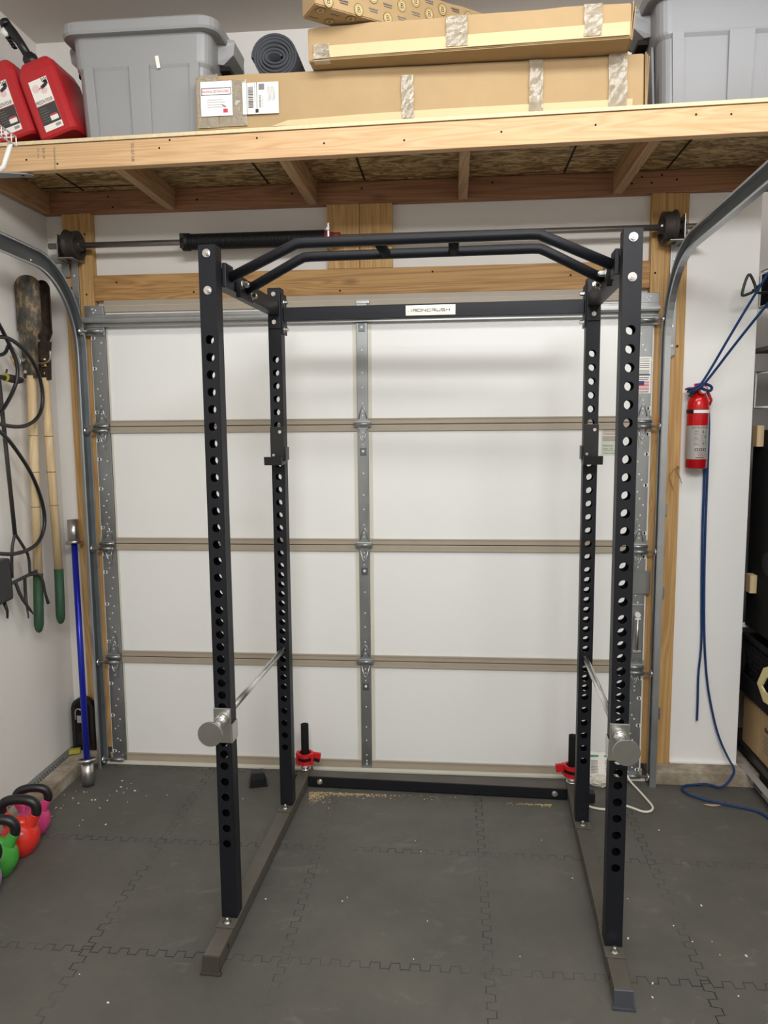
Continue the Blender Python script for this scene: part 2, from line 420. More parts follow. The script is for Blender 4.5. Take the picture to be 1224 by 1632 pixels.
# ------------------------------------------------------------------ storage loft
SK = -.0355
def fy(x_): return -.585+SK*x_
loft = thing('storage_loft', 'lumber storage loft with strand board deck above the garage door', 'shelf', (0, 0, 2.52))
lr = rz(SK)
def skbeam(mb, x0, x1, yoff, dy, z0, z1, bev=.002):
    xc = (x0+x1)/2
    return mb.box((xc, fy(xc)+yoff+dy/2, (z0+z1)/2), ((x1-x0), dy, z1-z0), lr, bev)
b_ = skbeam(MB('beam_f'), -1.425, 1.70, 0, .038, 2.52, 2.609)
b_.use('black_gap')
for x_, z_ in ((-1.17, 2.56), (-.66, 2.575), (-.62, 2.60), (-.3, 2.59), (.22, 2.555), (.55, 2.565), (.86, 2.57), (1.18, 2.585), (1.29, 2.58), (-.06, 2.56), (-1.05, 2.54)):
    b_.cyl((x_, fy(x_)-.0005, z_), (x_, fy(x_)+.002, z_), .0038, n=8)
bo = obj('front_beam', b_, loft)
for x_, t_, sz in ((-.765, '2C-27-1A', .016), (-1.125, 'HT 12-4', .010), (-1.105, 'KD 19', .014), (-1.062, 'STUD WHITEWOOD', .0095)):
    st = MB('ink_grey').text(t_, (x_, fy(x_)-.0006, 2.598), (0, SK, -1), (1, SK, 0), sz)
    obj('lumber_stamp', st, bo)
lg = MB('ledger').b2(-1.425, 1.70, .018, WB, 2.52, 2.609, .002)
nails(lg, [(-.3, 2.57), (-1.1, 2.54), (-1.12, 2.585), (.55, 2.585), (1.16, 2.585), (1.2, 2.56), (1.12, 2.56), (.0, 2.58), (-.72, 2.56), (1.24, 2.59), (1.3, 2.57)], .018)
obj('ledger', lg, loft)
for x_ in (-1.405, -.835, -.212, .428, 1.062, 1.68):
    y0 = fy(x_)+.0395
    obj('joist', MB('joist').b2(x_-.019, x_+.019, y0, .0165, 2.52, 2.609, .002), loft)
dk = MB('osb', 'osb_edge'); dk.i = 0
dk.prism([(-1.425, fy(-1.425)+.001, 2.611), (1.70, fy(1.70)+.001, 2.611), (1.70, .055, 2.611), (-1.425, .055, 2.611)], (0, 0, 1), .0115)
obj('decking', dk, loft)
ed = MB('osb_edge'); skbeam(ed, -1.425, 1.70, -.006, .006, 2.6105, 2.6225, 0)
obj('deck_edge', ed, loft, label='pale raw edge of the strand board deck')
for x_ in (-1.22, -.398, .015, .843, 1.255): obj('deck_gap', MB('black_gap').b2(x_-.0035, x_+.0035, fy(x_)+.05, .0, 2.6080, 2.6105), loft)
obj('deck_gap', MB('black_gap').b2(-1.38, -.86, -.05, -.045, 2.6080, 2.6105), loft)

# ------------------------------------------------------------------ sectional garage door
door = bpy.data.objects.new('door_1', None); COL.objects.link(door); tag(door, kind='structure'); ROOT['door_1'] = Matrix()
SH, DZ = .533, -.015
for k in range(4):
    z0 = k*SH+DZ; z1 = z0+SH
    obj('door_panel', MB('door_white').b2(-1.225, 1.225, .004, .044, max(z0, .001), z1), door)
    if k: obj('section_joint', MB('black_gap').b2(-1.225, 1.225, -.0015, .0036, z0-.0016, z0+.0016), door)
    rl = MB('tan')
    rl.b2(-1.23, 1.23, -.004, .0035, max(z0, .001)+.0015, z0+(.0275 if k else .062), .002)
    rl.b2(-1.23, 1.23, -.004, .0035, z1-.029, z1-.0015, .002)
    rl.b2(-1.23, 1.23, -.0065, -.004, z0+(.021 if k else .056), z0+(.0275 if k else .062), .001); rl.b2(-1.23, 1.23, -.0065, -.004, z1-.029, z1-.022, .001)
    obj('section_rail', rl, door)
    ce = MB('cream').b2(-.045, -.028, 0, .004, z0+.028, z1-.029).b2(.020, .036, 0, .004, z0+.028, z1-.029)
    ce.b2(-1.150, -1.143, 0, .004, z0+.028, z1-.029).b2(1.143, 1.150, 0, .004, z0+.028, z1-.029)
    obj('stile_edge', ce, door)
    rnd = random.Random(40+k)
    # centre stile
    cs = MB('galv').b2(-.028, .019, -.009, .0035, z0+.004, z1-.004, .002)
    cs.use('hole_light')
    for f in (.13, .30, .42, .60):
        zz = z0+SH*f
        if k == 0 and f < .2: zz = z0+.05
        cs.cyl((-.004, -.0096, zz), (-.004, -.0085, zz), .0034, n=10)
    cs.use('galv_dark').b2(-.018, .010, -.0105, -.009, z1-.135, z1-.100, .002); cs.use('hole_light').cyl((-.004, -.0125, z1-.116), (-.004, -.010, z1-.116), .006, n=10)
    if k == 0:
        cs.use('galv').b2(-.036, .026, -.02, .0, z0+.016, z0+.024)
        for q in (.045, .062, .09): cs.use('hole_light').cyl((-.004, -.0096, z0+q), (-.004, -.0085, z0+q), .0034, n=10)
    obj('centre_stile', cs, door)
    for sgn in (-1, 1):
        e = MB('galv').b2(sgn*1.152, sgn*1.216, -.009, .0035, max(z0, 0)+.004, z1-.004, .0015)
        e.use('galv_strut').b2(sgn*1.150, sgn*1.154, -.011, -.008, max(z0, 0)+.004, z1-.004)
        e.use('hole_light')
        pat = [(.10, .2), (.14, .55), (.22, .35), (.26, .6), (.33, .8), (.38, .5), (.44, .3), (.55, .62), (.60, .4), (.70, .25), (.80, .55), (.86, .3)]
        for f, g in pat:
            zz = z0+SH*(f+rnd.uniform(-.015, .015)); xx = sgn*(1.158+.050*g)
            e.cyl((xx, -.0098, zz), (xx, -.0085, zz), .0036 if rnd.random() < .75 else .0025, n=9)
        for f in (.12, .48, .74, .90):
            zz = z0+SH*(f+rnd.uniform(-.02, .02)); e.cyl((sgn*1.204, -.0100, zz), (sgn*1.204, -.0085, zz), .0075, n=12).b2(sgn*1.204, sgn*1.2165, -.0100, -.0085, zz-.0075, zz+.0075)
        obj('end_stile', e, door)
def hinge(x_, z_, wide):
    h = MB('galv_strut'); w2 = wide/2
    y0 = -.0105
    for s_ in (1, -1):
        h.use('galv'); h.prism([(x_-w2*.62, y0, z_+s_*.012), (x_+w2*.62, y0, z_+s_*.012), (x_+w2*.60, y0, z_+s_*.03), (x_+.010, y0, z_+s_*.105), (x_-.010, y0, z_+s_*.105), (x_-w2*.60, y0, z_+s_*.03)], (0, -1, 0), .003)
        h.use('track'); h.tube([(x_-.018, y0-.004, z_+s_*.022), (x_-.007, y0-.003, z_+s_*.068), (x_, y0-.003, z_+s_*.075), (x_+.007, y0-.003, z_+s_*.068), (x_+.018, y0-.003, z_+s_*.022)], .0034, 6)
        h.use('hole_light')
        for q in (.036, .055, .09): h.cyl((x_, y0-.0042, z_+s_*q), (x_, y0-.0028, z_+s_*q), .003, n=8)
    h.use('galv').b2(x_-w2, x_+w2, y0-.012, y0-.002, z_-.013, z_+.013, .003)
    h.use('galv_strut').cyl((x_-w2-.002, y0-.014, z_), (x_+w2+.002, y0-.014, z_), .0075, n=12)
    return obj('hinge', h, door)
for k in (1, 2, 3):
    hinge(-.004, k*SH+DZ+.002, .072); hinge(-1.184, k*SH+DZ+.002, .066); hinge(1.184, k*SH+DZ+.002, .066)
for sgn in (-1, 1):
    for z_ in (.028, SH+DZ-.018, 2*SH+DZ-.018, 3*SH+DZ-.018, 2.002):
        r_ = MB('steel').cyl((sgn*1.150, -.040, z_), (sgn*1.244, -.040, z_), .0052, n=10)
        r_.use('galv').cyl((sgn*1.155, -.040, z_), (sgn*1.215, -.040, z_), .0085, n=10)
        r_.b2(sgn*1.16, sgn*1.21, -.042, -.009, z_-.003, z_+.003)
        r_.use('zinc').cyl((sgn*1.242, -.045, z_), (sgn*1.254, -.045, z_), .016, n=18)
        obj('roller', r_, door)
    tb = MB('galv').b2(sgn*1.150, sgn*1.236, -.020, -.0095, 1.985, 2.115, .002).b2(sgn*1.16, sgn*1.205, -.045, -.02, 2.004, 2.012)
    tb.use('hole_light')
    for q in ((1.185, 2.095), (1.19, 2.03), (1.2, 2.10), (1.195, 2.085), (1.18, 1.995)): tb.cyl((sgn*q[0], -.0215, q[1]), (sgn*q[0], -.0195, q[1]), .0036, n=8)
    obj('top_bracket', tb, door)
sr = MB('galv_strut')
prof = [(-.012, 2.020), (-.016, 2.022), (-.016, 2.034), (-.050, 2.037), (-.052, 2.044), (-.052, 2.052), (-.050, 2.059), (-.016, 2.062), (-.016, 2.074), (-.012, 2.076)]
sr.loft([[(x_, y_-.008, z_) for y_, z_ in prof] for x_ in (-1.232, 1.232)], smooth=False)
obj('strut', sr, door)
obj('lift_bracket', MB('galv_strut').b2(-.028, .030, -.012, -.0045, 2.098, 2.113, .002).use('hole_light').cyl((-.018, -.0135, 2.105), (-.018, -.012, 2.105), .003, n=8).cyl((.02, -.0135, 2.105), (.02, -.012, 2.105), .003, n=8), door)
# lock body on the right stile of the second section
lk = MB('galv_strut').b2(1.158, 1.214, -.016, -.0095, .545, .80, .003)
lk.prism([(1.166, -.016, .565), (1.206, -.016, .565), (1.206, -.016, .62), (1.198, -.016, .74), (1.174, -.016, .74), (1.166, -.016, .62)], (0, -1, 0), .012)
lk.use('hole_light').b2(1.174, 1.199, -.0305, -.027, .735, .742).cyl((1.186, -.0335, .755), (1.186, -.015, .755), .012, n=14)
lk.use('steel').cyl((1.186, -.034, .60), (1.186, -.034, .735), .005, n=10).b2(1.170, 1.204, -.034, -.028, .585, .597, .002)
lk.use('galv').b2(1.155, 1.236, -.018, -.0095, .845, .945, .002).b2(1.155, 1.236, -.021, -.018, .94, .948)
obj('slide_lock', lk, door, label='bright galvanised slide lock on the right stile')
obj('bottom_seal', MB('cream').b2(-1.24, 1.24, -.030, -.006, .0005, .012, .002), door)
# labels on the door
fl = MB('paper').b2(1.160, 1.214, -.0112, -.0098, 1.704, 1.855)
for k, zz in enumerate((1.847, 1.838, 1.828, 1.82, 1.812, 1.800, 1.795, 1.790, 1.785)): fl.use('ink_grey').b2(1.166, 1.206, -.0117, -.0112, zz-.0015, zz+.0008)
fl.use('ink_blue').b2(1.162, 1.210, -.0117, -.0112, 1.778, 1.783); fl.use('ink').b2(1.164, 1.206, -.0117, -.0112, 1.768, 1.7712).b2(1.164, 1.203, -.0117, -.0112, 1.7605, 1.7635)
for k in range(7): fl.use('ink_red').b2(1.161, 1.207, -.0117, -.0112, 1.7555-k*.0058-.003, 1.7555-k*.0058)
fl.use('ink_blue').b2(1.161, 1.187, -.0121, -.0112, 1.738, 1.756)
fl.use('ink').b2(1.164, 1.206, -.0117, -.0112, 1.7085, 1.7115)
obj('flag_label', fl, door, label='white label with a striped flag')
wl = MB('cream').b2(1.020, 1.090, .0022, .0036, 1.445, 1.570)
for k in range(5): wl.use('ink_grey').b2(1.024, 1.086-.01*(k % 2), .0016, .0022, 1.562-k*.006, 1.5635-k*.006)
wl.use('ink_red').b2(1.03, 1.085, .0016, .0022, 1.532, 1.5335)
for k in range(4): wl.use('ink_grey').b2(1.024, 1.086, .0016, .0022, 1.522-k*.0055, 1.5245-k*.0055)
for t_, z_ in (('Estimate', 1.482), ('Jobs July', 1.469)): wl.use('ink_green').text(t_, (1.026, .0022, z_), (1, 0, 0), (0, 0, 1), .013, th=.001)
wl.use('ink_green').b2(1.028, 1.086, .0016, .0022, 1.462, 1.464).b2(1.028, 1.086, .0016, .0022, 1.452, 1.454)
obj('paper_label', wl, door, label='cream paper label with green handwriting')

# ------------------------------------------------------------------ door tracks
def track(sgn, xw, label):
    t = thing('door_track', label, 'door track', (sgn*xw, -.06, 0), group=None)
    path = [(-.050, .0), (-.050, 1.90)]
    R_ = .35
    path += [(-.050-R_+R_*cos(a), 1.90+R_*sin(a)) for a in [radians(q) for q in range(6, 88, 6)]]
    path += [(-.050-R_-.02, 1.90+R_), (-1.6, 1.90+R_+.035), (-2.7, 1.90+R_+.07)]
    # profile: (toward door-centre offset, normal offset); web at xw, flanges inward, rolled front lip
    prof = [(0, -.032), (-.012, -.034), (-.016, -.030), (-.014, -.026), (-.002, -.0295), (-.002, .0285), (-.022, .024), (-.025, .028), (-.021, .033), (0, .031)]
    if sgn > 0: prof = [(0, -.032), (-.024, -.034), (-.028, -.030), (-.026, -.026)]+prof[4:]
    rings = []
    for i, (y_, z_) in enumerate(path):
        a = Vector(path[max(i-1, 0)]); b = Vector(path[min(i+1, len(path)-1)]); d = (b-a).normalized()
        nx, nz = d.y, -d.x  # normal (y,z) on the wall side / upper side
        rings.append([(sgn*(xw+px), y_+nx*pn, z_+nz*pn) for px, pn in prof])
    tm = MB('track', 'galv_dark'); tm.loft(rings, smooth=False); tm.bm.normal_update()
    for f in tm.bm.faces:
        if abs(f.normal.x) > .9 and f.calc_area() > 1e-5 and max(abs((a.co-b.co).length) for a in f.verts for b in f.verts) > .03 and all(abs(abs(v.co.x)-xw) < .0021 for v in f.verts): f.material_index = 1  # web faces get darker steel: shade inside the channel put into the colour
    o = obj('track_rail', tm, t)
    for z_ in (.30, .845, 1.21, 1.88):
        b = MB('galv_strut').b2(sgn*(xw+.001), sgn*(xw+.004), -.05, .016, z_-.022, z_+.022, .001).b2(sgn*(xw+.001), sgn*(xw+.034), .013, .0165, z_-.026, z_+.026, .001)
        b.use('zinc').cyl((sgn*(xw+.018), .006, z_), (sgn*(xw+.018), .014, z_), .006, n=6)
        obj('track_bracket', b, t)
    b = MB('galv_strut').b2(sgn*(xw+.012), sgn*(xw+.042), .0095, .0165, 1.86, 2.33, .001).b2(sgn*(xw+.001), sgn*(xw+.004), -.06, .0165, 1.86, 1.96, .001).b2(sgn*(xw-.02), sgn*(xw+.12), -.10, .0165, 2.305, 2.309, .001)
    b.use('zinc')
    for z_ in (1.9, 1.98, 2.16, 2.25): b.cyl((sgn*(xw+.027), .003, z_), (sgn*(xw+.027), .010, z_), .0055, n=6)
    obj('flag_bracket', b, t)
    obj('splice_bolt', MB('zinc').cyl((sgn*(xw-.004), -.4, 2.235), (sgn*(xw+.004), -.4, 2.235), .005, n=8), t)
    return t
track(-1, 1.258, 'curved galvanised door track on the left, beside the digger handles')
track(1, 1.272, 'curved galvanised door track on the right, beside the fire extinguisher')

# ------------------------------------------------------------------ torsion shaft and spring
sh = thing('torsion_shaft', 'steel torsion shaft with cable drums above the garage door', 'door spring shaft', (0, -.05, 2.36))
ZS = 2.366
obj('shaft', MB('shaft').cyl((-1.365, -.05, ZS), (1.405, -.05, ZS), .0127, n=16), sh)
def drum(x_, s_):
    d = MB('drum').lathe([(.018, -.046), (.024, -.045), (.024, -.022), (.050, -.020), (.052, -.032), (.060, -.034), (.062, -.030), (.0595, -.026), (.0605, -.020), (.059, -.014), (.0605, -.008), (.059, -.002), (.061, .006), (.066, .012), (.068, .018), (.064, .022), (.03, .022), (.02, .024)], (x_, -.05, ZS), (s_, 0, 0), 28)
    d.use('zinc').cyl((x_-s_*.040, -.082, ZS), (x_-s_*.040, -.073, ZS), .005, n=6)
    for k in range(24):
        a = k*pi/12
    return obj('cable_drum', d, sh)
drum(-1.262, -1); drum(1.262, 1)
for s_ in (-1, 1):
    p = MB('galv_strut').b2(s_*1.310, s_*1.314, -.085, .012, ZS-.065, ZS+.045, .001).b2(s_*1.310, s_*1.345, .010, .0165, ZS-.12, ZS+.045, .001)
    p.use('drum').cyl((s_*1.305, -.05, ZS), (s_*1.319, -.05, ZS), .026, n=18)
    obj('end_bearing_plate', p, sh)
sp_ = MB('spring'); pts = []
x0, x1, turns = -.742, -.150, 96
for k in range(turns*10+1):
    a = 2*pi*k/10; pts.append((x0+(x1-x0)*k/(turns*10), -.05+.031*cos(a), ZS+.031*sin(a)))
sp_.tube(pts, .0034, 5)
sp_.cyl((x0, -.05, ZS), (x1, -.05, ZS), .029, n=16)
obj('torsion_spring', sp_, sh)
cn = MB('spring').cyl((-.765, -.05, ZS), (-.735, -.05, ZS), .037, n=16).b2(-.768, -.750, -.085, -.075, ZS-.03, ZS+.03)
obj('winding_cone', cn, sh)
cn = MB('red_cone').cyl((-.150, -.05, ZS), (-.120, -.05, ZS), .030, .024, n=16).cyl((-.12, -.05, ZS), (-.085, -.05, ZS), .022, n=16).use('steel').b2(-.135, -.128, -.08, .015, ZS-.04, ZS+.055, .001).use('zinc').cyl((-.132, -.086, ZS+.03), (-.132, -.076, ZS+.03), .008, n=6).cyl((-.132, -.086, ZS-.03), (-.09, -.086, ZS-.03), .005, n=6)
obj('centre_bearing', cn, sh, label='red winding cone on the centre bearing plate')

# ------------------------------------------------------------------ power rack (local frame: x across, y back, z up)
RK = thing('power_rack', 'black steel power rack with drilled uprights in front of the garage door', 'power rack', (.2788, -1.1971, 0), (0, 0, -.0355))
A, D, TW, HH = .5824, .7092, .05, 2.092
holes = [1.832-.0494*k for k in range(17)]+[1.0416-.0374*k for k in range(1, 14)]+[.5554-.0503*k for k in range(1, 6)]
def R_(name, mb, parent=None, label=None): return obj(name, mb, parent or RK, local=True, label=label)
def hexbolt(mb, p, axis, r=.0105, h=.009):
    p = Vector(p); a = Vector(axis)
    mb.cyl(p, p+a*.002, r*1.35, n=16); mb.cyl(p+a*.002, p+a*(h), r, n=6, smooth=False)
    mb.cyl(p+a*h, p+a*(h+.003), r*.55, n=8)
for sx in (-1, 1):
    for yb, front in ((0, True), (D, False)):
        xc = sx*A; x0, x1 = xc-TW/2, xc+TW/2
        m = MB('coat')
        m.holeplate(x0, x1, .058, HH, yb, .0028, holes, .0128)
        m.holeplate(x0, x1, .058, HH, yb+TW-.0028, .0028, holes, .0128)
        m.b2(x0, x0+.0028, yb+.0028, yb+TW-.0028, .058, HH); m.b2(x1-.0028, x1, yb+.0028, yb+TW-.0028, .058, HH)
        m.b2(x0+.001, x1-.001, yb+.001, yb+TW-.001, HH-.001, HH+.003, .001)
        nb = m.use('ink')
        for i, k in enumerate(range(6, 30, 2)):
            s_ = -sx; nb.text(str(9+2*i), (xc+s_*(TW/2), yb+.020*(1 if s_ < 0 else 1)+.006, holes[k]+.008), (0, 0, -1), (0, 1 if s_ > 0 else -1, 0), .015, th=.0008)
        up = R_('upright', m)
        # foot plate
        fp = MB('dusty').b2(x0-.004, x1+.004, yb-.045, yb+TW+.045, .0545, .0595, .002)
        fp.use('zinc'); hexbolt(fp, (xc, yb-.022, .0595), (0, 0, 1), .009, .014)
        R_('foot_plate', fp)
        for z_ in (2.071, 1.969):
            bt = MB('zinc'); hexbolt(bt, (xc, yb-.0005, z_), (0, -1, 0), .0088, .009); R_('bolt', bt, up)
        if not front:
            for z_ in (2.045, 1.945):
                bt = MB('zinc'); hexbolt(bt, (xc-sx*(TW/2+.004), yb+.030, z_), (-sx, 0, 0), .0075, .015); R_('bolt', bt, up)
            R_('bracket_plate', MB('coat').b2(xc-sx*(TW/2), xc-sx*(TW/2+.005), yb+.004, yb+TW+.02, 1.925, 2.075, .002))
    # base runner
    m = MB('dusty').b2(sx*A-TW/2, sx*A+TW/2, -.165, 1.075, .008, .0545, .004)
    m.use('black_gap').cyl((sx*A-sx*(TW/2-.001), -.09, .032), (sx*A-sx*(TW/2+.0006), -.09, .032), .008, n=12)
    R_('base_runner', m)
    for ya in (-1, 1):
        yy = -.166 if ya < 0 else 1.076
        c = MB('cap_grey' if sx > 0 else 'cap_brown').loft([[(sx*A+px*(TW/2+e), yy+ya*ey, z_) for px, ey in ((-1, -.0005), (1, -.0005), (1, o_), (-1, o_))] for z_, e, o_ in ((.0005, .006, .014), (.007, .006, .014), (.008, .002, .010), (.052, .0005, .003), (.0545, .0, .001))], smooth=False)
        R_('foot_cap', c)
    # upper side beam and end plates
    m = MB('coat').b2(sx*A-.02, sx*A+.02, TW+.001, D-.001, 1.994, 2.044, .002)
    R_('side_beam', m)
    R_('end_plate', MB('coat').b2(sx*A-.024, sx*A+.024, TW, TW+.006, 1.945, 2.085, .002))
    R_('end_plate', MB('coat').b2(sx*A-.024, sx*A+.024, D-.006, D-.0005, 1.945, 2.085, .002))
    # mounts of the pull-up bars
    R_('bar_mount', MB('coat').b2(sx*.545, sx*.558, .052, .122, 1.985, 2.055, .003))
    mo = R_('bar_mount', MB('coat').b2(sx*.545, sx*.562, .19, .32, 1.978, 2.043, .003))
    for yb, z_, r_, h_ in ((.205, 2.018, .010, .02), (.305, 2.000, .009, .014)):
        bt = MB('zinc'); hexbolt(bt, (sx*.545, yb, z_), (-sx, 0, 0), r_, h_); R_('bolt', bt, mo)
    # rear plate peg
    pg = MB('black_matte').cyl((sx*A+.0, 1.045, .0545), (sx*A+.0, 1.045, .265), .0172, n=20)
    R_('storage_peg', pg)
    R_('outer_stub', MB('coat').b2(sx*(A+TW/2+.001), sx*(A+.085), .955, 1.0, .012, .052, .003))
# pull-up bars
def bar(y_, z0, z1, xe, xb):
    m = MB('coat'); p = []
    e = (z0, xe)
    pts = [(-xe, y_, z0), (-xb-.022, y_, z1-.011), (-xb, y_, z1-.0015), (-xb+.025, y_, z1), (xb-.025, y_, z1), (xb, y_, z1-.0015), (xb+.022, y_, z1-.011), (xe, y_, z0)]
    return m.tube(pts, .0150, 20)
R_('pull_up_bar', bar(.09, 2.018, 2.109, .546, .345))
o_ = R_('pull_up_bar', bar(.25, 2.008, 2.104, .546, .36))
for s_ in (-1, 1):
    R_('neutral_grip', MB('black_matte').tube([(s_*.108, .105, 2.109), (s_*.103, .24, 2.104)], .0155, 14))
# rear cross beam and badge
R_('rear_cross_beam', MB('coat').b2(-A+TW/2+.006, A-TW/2-.006, D+.012, D+.052, 1.974, 2.024, .002))
bd = MB('badge').b2(-.090, .093, D+.0095, D+.012, 1.981, 2.018, .0012)
bd.use('ink_dark')
def stroke(segs, ox, oz, w_, h_, t=.0028):
    for a in segs:
        for (u0, v0), (u1, v1) in zip(a, a[1:]):
            p0 = Vector((ox+u0*w_, D+.0092, oz+v0*h_)); p1 = Vector((ox+u1*w_, D+.0092, oz+v1*h_)); dd = p1-p0
            bd.box((p0+p1)/2, (dd.length+t*.6, .0010, t*.75), ry(-atan2(dd.z, dd.x)))
LET = {'I': [[(0.5, 0), (.5, 1)]], 'R': [[(0, 0), (0, 1), (1, 1), (1, .45), (.25, .45)], [(.6, .45), (1, 0)]], 'O': [[(0, 0), (0, 1), (1, 1), (1, 0), (0, 0)]], 'N': [[(0, 0), (0, 1), (1, 0), (1, 1)]], 'C': [[(1, 1), (0, 1), (0, 0), (1, 0)]], 'U': [[(0, 1), (0, 0), (1, 0), (1, 1)]], 'S': [[(1, 1), (0, 1), (0, .5), (1, .5), (1, 0), (0, 0)]], 'H': [[(0, 0), (0, 1)], [(1, 0), (1, 1)], [(0, .5), (1, .5)]]}
ox = -.071
for ch in 'IRONCRUSH':
    wd = .004 if ch == 'I' else .0125
    stroke(LET[ch], ox, 1.9955, wd, .0085); ox += wd+.0048
bd.use('zinc').cyl((-.080, D+.0085, 1.9985), (-.080, D+.010, 1.9985), .0035, n=10).cyl((.083, D+.0085, 1.9985), (.083, D+.010, 1.9985), .0035, n=10)
R_('name_plate', bd, label='silver name plate on the rear cross beam')
# rear base cross bar
m = MB('coat').b2(-A+TW/2+.002, A-TW/2-.002, .985, 1.050, .006, .052, .003).use('dusty').b2(-A+TW/2+.002, A-TW/2-.002, .988, 1.047, .0515, .0528, .0005)
R_('rear_base_bar', m)
for x_ in (-.505, .505):
    bt = MB('zinc'); hexbolt(bt, (x_, .985, .030), (0, -1, 0), .009, .01); R_('bolt', bt)
# hook-on J-cups on the rear uprights
for sx in (-1, 1):
    jc = thing('j_cup', 'black J-cup hooked on the %s rear upright of the rack' % ('left' if sx < 0 else 'right'), 'bar hook', tuple(Matrix.Rotation(-.0355, 3, 'Z') @ Vector((sx*A, D, 0))+Vector((.2788, -1.1971, 1.5))), (0, 0, -.0355), 'J-cups on the rear uprights')
    def J(name, mb, label=None):
        mb.bm.transform(Matrix.Translation((-sx*A, -D, -1.5))); return obj(name, mb, jc, local=True, label=label)
    xc = sx*A
    m = MB('black').b2(xc-.027, xc+.027, D-.007, D-.0005, 1.452, 1.580, .002)
    m.b2(xc-sx*.0275, xc-sx*.0335, D-.007, D+.045, 1.452, 1.502, .002)
    J('back_plate', m)
    m = MB('black').loft([[(xc+px, D+py, z_) for px, py, z_ in sec] for sec in ([(-.034, -.007, 1.452), (.034, -.007, 1.452), (.034, -.007, 1.440), (-.034, -.007, 1.440)], [(-.034, -.062, 1.449), (.034, -.062, 1.449), (.034, -.062, 1.437), (-.034, -.062, 1.437)])], smooth=False)
    m.loft([[(xc+px, D+py, z_) for px, py, z_ in sec] for sec in ([(-.034, -.062, 1.437), (.034, -.062, 1.437), (.034, -.070, 1.437), (-.034, -.070, 1.437)], [(-.034, -.066, 1.468), (.034, -.066, 1.468), (.034, -.074, 1.468), (-.034, -.074, 1.468)])], smooth=False)
    J('cradle', m)
    J('rivet', MB('zinc').cyl((xc+.012, D-.010, 1.560), (xc+.012, D-.0065, 1.560), .0062, n=12)); J('rivet', MB('zinc').cyl((xc-.014, D-.010, 1.472), (xc-.014, D-.0065, 1.472), .0052, n=12))
    
# chrome safety bars with nickel end brackets and disc-ended pegs
for sx in (-1, 1):
    sb = thing('safety_bar', 'chrome safety bar with disc-ended peg through the %s uprights of the rack' % ('left' if sx < 0 else 'right'), 'safety bar', tuple(Matrix.Rotation(-.0355, 3, 'Z') @ Vector((sx*A, 0, 0))+Vector((.2788, -1.1971, .705))), (0, 0, -.0355), 'safety bars of the rack')
    def J(name, mb, label=None):
        mb.bm.transform(Matrix.Translation((-sx*A, 0, -.705))); return obj(name, mb, sb, local=True, label=label)
    xc = sx*A; zr = .7052
    J('rod', MB('chrome').cyl((xc, -.03, zr), (xc, D+.06, zr), .0105, n=18))
    m = MB('plate').b2(xc-.027, xc+.027, -.0065, -.0012, .632, .742, .002)
    s_ = -sx
    m.b2(xc+s_*.0255, xc+s_*.0305, -.0065, .048, .632, .690, .002)
    J('bracket', m)
    J('peg', MB('chrome').cyl((xc, -.105, zr-.002), (xc, -.006, zr-.002), .0115, n=20).cyl((xc, -.03, zr), (xc, -.0065, zr), .017, .021, n=20))
    J('end_disc', MB('plate').cyl((xc, -.112, zr-.002), (xc, -.105, zr-.002), .0365, n=40))

# red barbell collars on the rear pegs
for sx in (-1, 1):
    base = Matrix.Rotation(-.0355, 3, 'Z') @ Vector((sx*A, 1.045, 0))+Vector((.2788, -1.1971, .0))
    rc = thing('barbell_collar', 'red barbell collar around the %s rear peg of the rack' % ('left' if sx < 0 else 'right'), 'barbell collar', (base.x, base.y, .056), (0, 0, 0 if sx < 0 else pi), 'barbell collars on the rear pegs')
    m = MB('red_clamp')
    def ring(mm, z0, z1, ri, ro):
        nn = 24; prof_ = []
        vs = []
        for k in range(nn):
            a = 2*pi*k/nn; r_o = ro*(1+.06*(k % 6 == 0)); vs.append([(ri*cos(a), ri*sin(a), z0), (r_o*cos(a), r_o*sin(a), z0), (r_o*cos(a), r_o*sin(a), z1), (ri*cos(a), ri*sin(a), z1)])
        mm.loft(vs+[vs[0]], cap0=False, cap1=False, smooth=False)
    ring(m, .030, .046, .0265, .036); ring(m, .062, .078, .0265, .036)
    m.box((-.034, 0, .054), (.012, .030, .05), None, .003)
    m.box((.052, -.002, .062), (.036, .014, .036), ry(.15), .004).box((.035, -.015, .054), (.012, .012, .05), None, .003)
    obj('clamp_ring', m, rc, local=True)
    m = MB('black_matte'); ring(m, .0465, .0615, .026, .033); m.box((.05, -.014, .05), (.035, .012, .012), ry(.25), .003)
    obj('lever', m, rc, local=True, label='black locking lever')
    obj('spring_washer', MB('zinc').cyl((0, 0, .0), (0, 0, .006), .024, n=20).cyl((0, 0, .012), (0, 0, .016), .022, n=20).cyl((0, 0, 0), (0, 0, .03), .018, n=16), rc, local=True)

